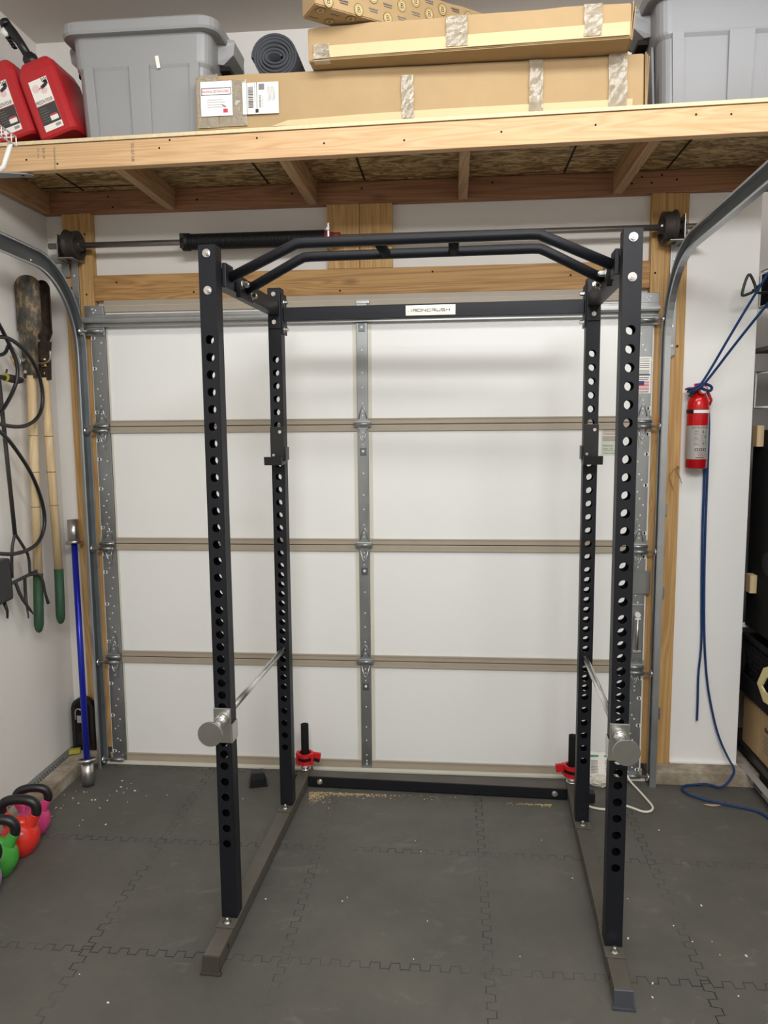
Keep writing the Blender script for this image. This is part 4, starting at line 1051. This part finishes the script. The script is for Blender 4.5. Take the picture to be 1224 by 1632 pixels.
solo('steel_plate', m, 'flat grey steel bracket under the left end of the loft', 'bracket', (-1.3, -.55, 2.513))

# ------------------------------------------------------------------ right side: extinguisher, rope, carabiner
XE = 1.412; YE = .045-.052
fe = thing('fire_extinguisher', 'red fire extinguisher mounted on the white wall panel', 'fire extinguisher', (XE, YE, 1.385))
Rb = .0435
m = MB('red_ext').lathe([(Rb*.85, 1.388), (Rb, 1.393), (Rb, 1.645), (Rb*.97, 1.662), (Rb*.86, 1.680), (Rb*.66, 1.693), (Rb*.40, 1.700), (Rb*.34, 1.71)], (XE, YE, 0), n=36)
obj('cylinder', m, fe)
m = MB('label_grey')
def wrap(m, a0, a1, z0, z1, r_, mat_):
    m.use(mat_); n_ = 20
    rr_ = [[(XE+r_*sin(radians(a0+(a1-a0)*k/n_)), YE-r_*cos(radians(a0+(a1-a0)*k/n_)), z_) for k in range(n_+1)] for z_ in (z0, z1)]
    m.loft(rr_, close=False, cap0=False, cap1=False)
wrap(m, -100, 78, 1.428, 1.568, Rb+.0006, 'label_grey')
def ctext(m, txt, a, z_, size, mat_, sx=.8):
    m.use(mat_); cu2 = bpy.data.curves.new('t', 'FONT'); cu2.body = txt; cu2.size = size; cu2.resolution_u = 1; cu2.align_x = 'CENTER'
    o = bpy.data.objects.new('t', cu2); COL.objects.link(o); me = bpy.data.meshes.new_from_object(o)
    r_ = Rb+.0012
    vs = [m.bm.verts.new((XE+r_*sin(radians(a)+p.co.x*sx/r_), YE-r_*cos(radians(a)+p.co.x*sx/r_), z_+p.co.y)) for p in me.vertices]
    for p in me.polygons:
        try: f = m.bm.faces.new([vs[i] for i in p.vertices]); f.material_index = m.i
        except ValueError: pass
    bpy.data.objects.remove(o); bpy.data.curves.remove(cu2); bpy.data.meshes.remove(me)
ctext(m, 'INSTRUCTIONS', 4, 1.555, .0125, 'ink', .85)
for k, (z_) in enumerate((1.547, 1.543, 1.536, 1.532, 1.518, 1.514, 1.510, 1.492, 1.488)): wrap(m, -32, -6-(k % 3)*4, z_, z_+.0016, Rb+.0012, 'ink_grey')
for z_ in (1.5265, 1.5035): wrap(m, -34, 40, z_, z_+.0009, Rb+.0012, 'ink_grey')
for a, z_, s_ in ((14, 1.535, .010), (30, 1.537, .008), (8, 1.512, .006), (27, 1.514, .010), (-8, 1.486, .006), (16, 1.488, .009), (32, 1.490, .008)): ctext(m, 'r' if s_ < .009 else '4', a, z_, s_*1.9, 'ink')
for a in (-18, 4, 27): wrap(m, a-8, a+8, 1.462, 1.474, Rb+.0012, 'ink'); wrap(m, a-5, a+4, 1.464, 1.472, Rb+.0018, 'label_grey')
ctext(m, 'First', 0, 1.450, .012, 'ink_red', .9); ctext(m, 'Alert', 4, 1.441, .012, 'ink_red', .9)
wrap(m, -22, 22, 1.433, 1.4355, Rb+.0012, 'ink')
obj('instruction_label', m, fe, label='silver instruction label with red lettering')
m = MB('black'); m.lathe([(Rb+.0005, 1.618), (Rb+.0025, 1.619), (Rb+.0025, 1.634), (Rb+.0005, 1.635)], (XE, YE, 0), n=36)
m.b2(XE-.012, XE+.012, YE+Rb, .0448, 1.40, 1.66, .002)
obj('strap', m, fe, label='black mounting strap')
m = MB('paper'); wrap(m, -38, 55, 1.6195, 1.6325, Rb+.0035, 'paper'); wrap(m, -38, 55, 1.6195, 1.6325, Rb+.003, 'paper'); obj('strap_latch', m, fe)
m = MB('red_ext').box((XE-.030, YE-.004, 1.722), (.052, .016, .010), ry(-.12), .002).box((XE-.004, YE-.004, 1.737), (.032, .016, .012), ry(-.1), .002)
m.tube([(XE+.022, YE-.006, 1.728), (XE+.036, YE-.008, 1.700), (XE+.050, YE-.006, 1.672), (XE+.044, YE-.004, 1.650)], [.006, .0065, .006, .004], 8)
obj('trigger', m, fe)
obj('pressure_gauge', MB('steel').cyl((XE+.006, YE-.046, 1.714), (XE+.006, YE-.005, 1.714), .0135, n=20).use('red_ext').cyl((XE+.006, YE-.040, 1.714), (XE+.006, YE-.012, 1.714), .0195, n=20), fe)
obj('valve', MB('black').cyl((XE, YE, 1.700), (XE, YE, 1.725), .014, n=14).box((XE-.028, YE, 1.700), (.018, .02, .03), ry(.4), .003), fe)
# blue rope
rp = thing('blue_rope', 'blue rope draped over the fire extinguisher and trailing on the floor', 'rope', (1.5, -.05, 0))
YR = YE-.022
m = MB('blue_rope')
q = [(1.63, -.42, 2.31), (1.575, -.30, 2.165), (1.50, -.16, 1.965), (1.415, -.062, 1.752), (1.392, YR-.03, 1.728), (1.368, YR-.018, 1.716), (1.362, YR+.02, 1.722), (1.395, YE+.032, 1.725), (1.440, YE+.034, 1.71), (1.456, .018, 1.62), (1.460, .030, 1.40), (1.461, .033, 1.10), (1.470, .033, .80), (1.478, .032, .60), (1.467, .03, .48), (1.470, .03, .36), (1.470, .03, .265)]
m.tube(q, .0050, 8, smooth_iter=2)
q = [(1.66, -.50, 2.20), (1.59, -.34, 2.075), (1.50, -.18, 1.90), (1.425, -.068, 1.750), (1.398, YR-.035, 1.722), (1.372, YR-.026, 1.708), (1.358, YR+.01, 1.708), (1.400, YE+.034, 1.716), (1.452, YE+.036, 1.705), (1.467, .018, 1.62), (1.472, .030, 1.40), (1.473, .033, 1.10), (1.480, .033, .80), (1.490, .032, .60), (1.505, .030, .45), (1.525, .027, .34), (1.56, .024, .20), (1.603, -.0, .10), (1.618, -.035, .075), (1.597, -.070, .055), (1.545, -.10, .012), (1.50, -.05, .010), (1.455, .0-.06, .009), (1.400, -.068, .008), (1.372, -.10, .008), (1.385, -.150, .008), (1.44, -.195, .008), (1.53, -.235, .008), (1.61, -.265, .008), (1.645, -.30, .008), (1.65, -.40, .008), (1.62, -.60, .008), (1.60, -1.0, .008)]
m.tube(q, .0050, 8, smooth_iter=2)
m.tube([(1.425, -.050, 1.738), (1.452, -.045, 1.728), (1.452, -.040, 1.712), (1.435, -.05, 1.709), (1.405, -.058, 1.722)], .006, 8, smooth_iter=1)
obj('rope_strand', m, rp)
# carabiner
cr_ = thing('carabiner', 'black carabiner hook sticking out of the wall above the fire extinguisher', 'carabiner', (1.56, -.1, 2.08))
m = MB('black').tube([(1.533, -.1, 2.083), (1.548, -.1, 2.145), (1.560, -.1, 2.168), (1.572, -.1, 2.150), (1.590, -.1, 2.108), (1.580, -.1, 2.096), (1.545, -.1, 2.082)], .0056, 10, closed=True, smooth_iter=2)
obj('ring', m, cr_)
m = MB('black').tube([(1.574, -.105, 2.10), (1.590, -.10, 2.112), (1.605, -.09, 2.125)], .0042, 8).tube([(1.592, -.10, 2.092), (1.615, -.09, 2.092), (1.66, -.07, 2.10), (1.700, -.05, 2.11)], .0050, 8, smooth_iter=1)
obj('arm', m, cr_)
# brass wire twist on a nail
m = MB('twine').tube([(1.350, .018, 1.392), (1.325, .012, 1.385), (1.308, .012, 1.355), (1.318, .012, 1.325), (1.330, .012, 1.296)], .0017, 6, smooth_iter=2).tube([(1.348, .016, 1.392), (1.340, .010, 1.378), (1.352, .010, 1.35), (1.362, .012, 1.322)], .0017, 6, smooth_iter=2)
m.cyl((1.347, .005, 1.394), (1.347, .030, 1.394), .004, n=8)
solo('brass_wire', m, 'thin brass wire hung on a nail left of the extinguisher', 'wire', (1.347, .012, 1.39))
m = MB('orange').text('B', (1.2405, .0172, 1.60), (.5, 0, -1), (1, 0, .5), .04, th=.0)
m.prism([(1.243, .0180, 1.622), (1.252, .0180, 1.612), (1.262, .0180, 1.585), (1.256, .0180, 1.583), (1.247, .0180, 1.60)], (0, -1, 0), .0012)
solo('crayon_mark', m, 'orange crayon mark on the wood post at the upper right hinge', 'mark', (1.25, .0175, 1.6))

# ------------------------------------------------------------------ floor clutter
m = MB('black').loft([rrect(-.472, -.175, z_, hx, hy, .006, 3) for z_, hx, hy in ((.0005, .042, .036), (.006, .042, .036), (.0065, .036, .030), (.035, .033, .028), (.058, .026, .022), (.060, .020, .016))], smooth=False)
m.bm.transform(Matrix.Translation((-.472, -.175, 0)) @ Matrix.Rotation(.3, 4, 'Z') @ Matrix.Rotation(.08, 4, 'X') @ Matrix.Translation((.472, .175, .003)))
solo('rubber_foot_cap', m, 'spare black rubber cap lying on the mat by the rear left upright', 'rubber cap', (-.472, -.175, 0))
cd = thing('electric_cable', 'white cable looping on the mat beside the right front upright', 'cable', (1.1, -.2, 0))
m = MB('cord_white').tube([(.93, -.255, .0075), (.955, -.29, .0065), (1.0, -.305, .006), (1.05, -.298, .006), (1.10, -.262, .006), (1.13, -.285, .006), (1.165, -.315, .006), (1.198, -.305, .006), (1.215, -.27, .006), (1.205, -.21, .006), (1.188, -.12, .006), (1.168, -.06, .012), (1.150, -.035, .045), (1.135, -.03, .055), (1.118, -.03, .03), (1.110, -.032, .012)], .0048, 10, smooth_iter=2)
obj('cable_run', m, cd)
pp = thing('instruction_sheet', 'white printed sheet with green stripe leaning against the door bottom', 'paper sheet', (1.04, -.05, 0))
def pz(u_, v_): return (.985+u_*.115, -.070+v_*.05+.004*sin(u_*9), .012+v_*.115)
rr_ = [[pz(i/8, j/6) for i in range(9)] for j in range(7)]
m = MB('paper'); vs = [[m.bm.verts.new(p) for p in r] for r in rr_]
for r0, r1 in zip(vs, vs[1:]):
    for i in range(8): m.bm.faces.new((r0[i], r0[i+1], r1[i+1], r1[i]))
obj('sheet', m, pp)
m = MB('ink_green').prism([tuple(Vector(pz(u_, v_))+Vector((0, -.002, 0))) for u_, v_ in ((0, .84), (1, .84), (1, .90), (0, .90))], (0, -1, 0), .001)
for k in range(9): m.use('ink_grey').prism([tuple(Vector(pz(u_, v_))+Vector((0, -.0045, 0))) for u_, v_ in ((.12, .70-k*.05), (.85, .70-k*.05), (.85, .715-k*.05), (.12, .715-k*.05))], (0, -1, 0), .0006)
obj('print', m, pp)
rnd = random.Random(21)
m = MB('cream'); bm = m.bm
bmesh.ops.create_icosphere(bm, subdivisions=3, radius=1, matrix=Matrix.Translation((1.035, -.095, .027)) @ Matrix.Diagonal((.055, .022, .026, 1)))
for v in bm.verts: v.co += Vector((rnd.uniform(-.006, .006), rnd.uniform(-.004, .004), rnd.uniform(-.006, .006)))
for v in bm.verts: v.co.z = max(v.co.z, .001)
solo('plastic_bag', m, 'crumpled pale plastic bag in front of the white sheet', 'plastic bag', (1.035, -.095, 0))
m = MB('leaf').loft([[(1.463+a*.035, -.228+w_*.009*1, .0015+.003*abs(a)), (1.463+a*.035, -.228-w_*.009, .0015+.003*abs(a))] for a, w_ in ((-1, .1), (-.6, .8), (0, 1), (.6, .7), (1, .1))], close=False, cap0=False, cap1=False)
solo('dry_leaf', m, 'small dry leaf on the mat next to the blue rope', 'leaf', (1.463, -.228, 0))
def specks(name, label, cat, mat_, pts_, r0, r1, seed):
    rnd = random.Random(seed); m = MB(mat_)
    for x_, y_ in pts_:
        r_ = rnd.uniform(r0, r1); m.box((x_, y_, r_*.35), (r_*2*rnd.uniform(.6, 1.3), r_*1.4, r_*.7), rz(rnd.uniform(0, 3)))
    tag(obj(name, m, origin=(pts_[0][0], pts_[0][1], 0)), label, cat, kind='stuff')
rnd = random.Random(77)
pts_ = [(rnd.gauss(-1.10, .07), rnd.gauss(-.36, .09)) for _ in range(26)]+[(-1.27+rnd.uniform(-.02, .03), -.15-.4*rnd.random()) for _ in range(16)]
pts_ = [(max(p[0], -1.29), p[1]) for p in pts_]
pts_ += [(rnd.uniform(-.9, 1.5), rnd.uniform(-1.6, -.25)) for _ in range(34)]+[(rnd.uniform(.9, 1.3), rnd.uniform(-1.5, -.9)) for _ in range(8)]
specks('crumb_debris', 'scattered white crumbs of drywall on the dark mat', 'debris', 'paper', pts_, .0012, .0032, 5)
pts_ = []
for _ in range(420):
    x_ = -.23+abs(rnd.gauss(0, .22)); x_ = min(x_, .45); y_ = -.232-abs(rnd.gauss(0, .014)); pts_.append((x_, y_))
for _ in range(160): pts_.append((-.222+abs(rnd.gauss(0, .035)), -.255-abs(rnd.gauss(0, .035))))
for _ in range(120): pts_.append((.80-abs(rnd.gauss(0, .10)), -.268-abs(rnd.gauss(0, .008))))
specks('sawdust_debris', 'tan sawdust and grit along the rack rear base bar', 'debris', 'leaf', pts_, .0008, .0028, 6)

# ------------------------------------------------------------------ shelving bay at the right edge
def wireframe(m, x_, y0, y1, z0, z1, xb):
    m.tube([(x_, y0, z1), (x_, y0, z0), (x_, y1, z0)], .0046, 8); m.tube([(x_, y0, z1), (x_, y1, z1)], .0034, 8)
    for k in range(1, 16):
        yy = y0+(y1-y0)*k/15; m.cyl((x_, yy, z0), (xb, yy, z0), .0018, n=6)
    m.tube([(x_, y0, z0), (xb, y0, z0)], .0046, 8); m.tube([(x_, y0, z1), (xb, y0, z1)], .0036, 8)
for z0, z1, lab in ((2.066, 2.215, 'white wire basket shelf at the right edge, the upper one, holding a black box'), (1.641, 1.792, 'white wire basket shelf at the right edge, the lower one, with a cloth bag inside')):
    t = thing('wire_basket', lab, 'wire shelf', (1.70, .14, z0))
    m = MB('white_plastic'); wireframe(m, 1.695, .14, -.75, z0, z1, 2.248); obj('wire_frame', m, t)
solo('black_box', MB('black_matte').b2(1.700, 2.05, -.6, .175, 2.073, 2.205, .006), 'black plastic box in the upper wire basket at the right edge', 'box', (1.9, -.2, 2.073))
def lump(mat_, c, d, seed, amp=.18, sub=3):
    rnd = random.Random(seed); m = MB(mat_); bmesh.ops.create_icosphere(m.bm, subdivisions=sub, radius=1)
    from mathutils import noise as mn_
    for v in m.bm.verts:
        k = 1+amp*mn_.noise(v.co*2.2+Vector((seed, 0, 0)))
        v.co = Vector((c[0]+v.co.x*k*d[0], c[1]+v.co.y*k*d[1], c[2]+max(v.co.z*k, -.8)*d[2]))
    for f in m.bm.faces: f.smooth = True
    return m
solo('cloth_bundle', lump('cloth', (1.85, -.06, 1.69), (.15, .24, .05), 3), 'grey cloth bag in the lower wire basket', 'cloth', (1.86, -.12, 1.65))
solo('work_glove', lump('olive', (1.712, -.02, 1.668), (.012, .050, .022), 8, .3), 'yellow-green glove in the lower wire basket', 'glove', (1.75, -.09, 1.65))
# shelf board above the lower basket with a grey blanket
solo('shelf_board', MB('cloth').b2(1.70, 2.245, -.75, .24, 1.880, 1.898, .002), 'grey board under the upper wire basket', 'board', (1.95, -.3, 1.88))
solo('folded_blanket', lump('cloth', (1.86, -.10, 1.962), (.16, .32, .075), 5, .12), 'grey folded blanket below the upper wire basket', 'blanket', (1.89, -.2, 1.9))
cab = thing('black_cabinet', 'tall black plastic cabinet at the right edge beside the white wall panel', 'cabinet', (1.9, -.2, .665))
m = MB('black_matte').b2(1.712, 2.18, -.75, .185, .665, 1.545, .006)
obj('cabinet_shell', m, cab)
hh = MB('black_gap').prism([(1.7105, -.05+.07*cos(a)*1.0, .985+.05*sin(a)) for a in [2*pi*k/20 for k in range(20)]], (-1, 0, 0), .0015)
obj('hand_hole', hh, cab)
for z0, z1, lab in ((1.475, 1.565, 'pale wood block wedged at the top left corner of the black cabinet'), (.835, .915, 'pale wood block beside the lower part of the black cabinet')):
    solo('wood_block', MB('handle').b2(1.682, 1.711, .065, .12, z0, z1, .002), lab, 'wood block', (1.70, .09, z0))
solo('red_bag', lump('maroon', (1.80, -.05, 1.578), (.07, .12, .038), 12, .2), 'dark red item lying on the black cabinet', 'bag', (1.83, -.16, 1.55))
solo('white_bar', MB('white_plastic').b2(1.66, 1.90, .188, .200, .650, .672, .002), 'white bar between the black cabinet and the crate', 'bar', (1.75, .194, .65))
crt = thing('mesh_crate', 'black plastic mesh crate under the black cabinet at the right edge', 'crate', (1.9, -.2, .365))
m = MB('black_matte').b2(1.695, 1.712, -.75, .17, .614, .634, .003).b2(1.697, 1.712, -.75, .17, .365, .450, .002)
m.b2(1.70, 2.18, .155, .170, .365, .63, .002).b2(1.70, 2.18, -.75, .10, .365, .372)
k = -.74
while k < .06:
    m.cyl((1.704, k, .45), (1.704, k+.10, .615), .0042, n=4); m.cyl((1.704, k+.10, .45), (1.704, k, .615), .0042, n=4); k += .028
obj('crate_wall', m, crt)
solo('canvas_bag', lump('cloth', (1.87, -.10, .53), (.13, .16, .115), 15, .2), 'beige canvas bundle inside the mesh crate', 'bundle', (1.87, -.1, .38))
ys = MB('yellow_strap'); P = [(1.68, -.60, .70), (1.66, -.40, .655), (1.645, -.235, .575), (1.640, -.20, .515), (1.645, -.24, .478), (1.655, -.42, .485), (1.67, -.62, .50)]
rg = []
for i, p in enumerate(P):
    a = Vector(P[max(i-1, 0)]); b = Vector(P[min(i+1, len(P)-1)]); d_ = (b-a).normalized(); nn_ = Vector((0, -d_.z, d_.y)).normalized()*.021
    c_ = Vector(p); ox_ = Vector((.004, 0, 0)); rg.append([c_+nn_-ox_, c_+nn_+ox_, c_-nn_+ox_, c_-nn_-ox_])
ys.loft(rg, smooth=False)
solo('foam_strap', ys, 'pale yellow bent strap hanging over the mesh crate', 'strap', (1.65, -.3, .5))
for y0, y1, lab in ((-.03, .16, 'cardboard box in shadow under the crate, next to the wall panel'), (-.60, -.035, 'printed cardboard box under the mesh crate at the right edge')):
    t = thing('cardboard_box', lab, 'cardboard box', (1.9, (y0+y1)/2, .126))
    obj('carton', MB('card').b2(1.715, 2.15, y0, y1, .126, .345, .004), t)
    if y1 < 0:
        m = MB('ink')
        for k in range(6): m.b2(1.7130, 1.7138, -.10-.018*k, -.087-.018*k, .270, .288-.004*(k % 2))
        for k in range(5): m.use('ink_grey').b2(1.7130, 1.7138, -.20+.01*k, -.08, .245-k*.016, .249-k*.016)
        obj('print', m, t)
solo('steel_shelf_base', MB('black').b2(1.70, 2.2, -.8, .17, .095, .124, .003).b2(1.72, 1.76, -.8, .10, .002, .095), 'black shelf base under the cardboard boxes', 'shelf base', (1.9, -.3, 0))
m = MB('label_grey').prism([(1.672, .10, .122), (1.672, .10, .070), (1.672, -.12, .012), (1.672, -.30, .012), (1.672, -.30, .062), (1.672, -.05, .062)], (1, 0, 0), .018)
m = MB('label_grey').b2(1.674, 1.692, -.55, .035, .030, .068, .002).b2(1.660, 1.676, -.55, .035, .063, .068, .001)
m.use('ink_blue').b2(1.6725, 1.674, -.19, -.10, .036, .056)
m.use('label_grey').b2(1.680, 1.690, -.54, -.50, .0, .03).b2(1.680, 1.690, -.06, -.053, .0005, .03)
solo('aluminium_rail', m, 'silver rail with a blue sticker on the floor at the right edge', 'rail', (1.68, -.2, 0))
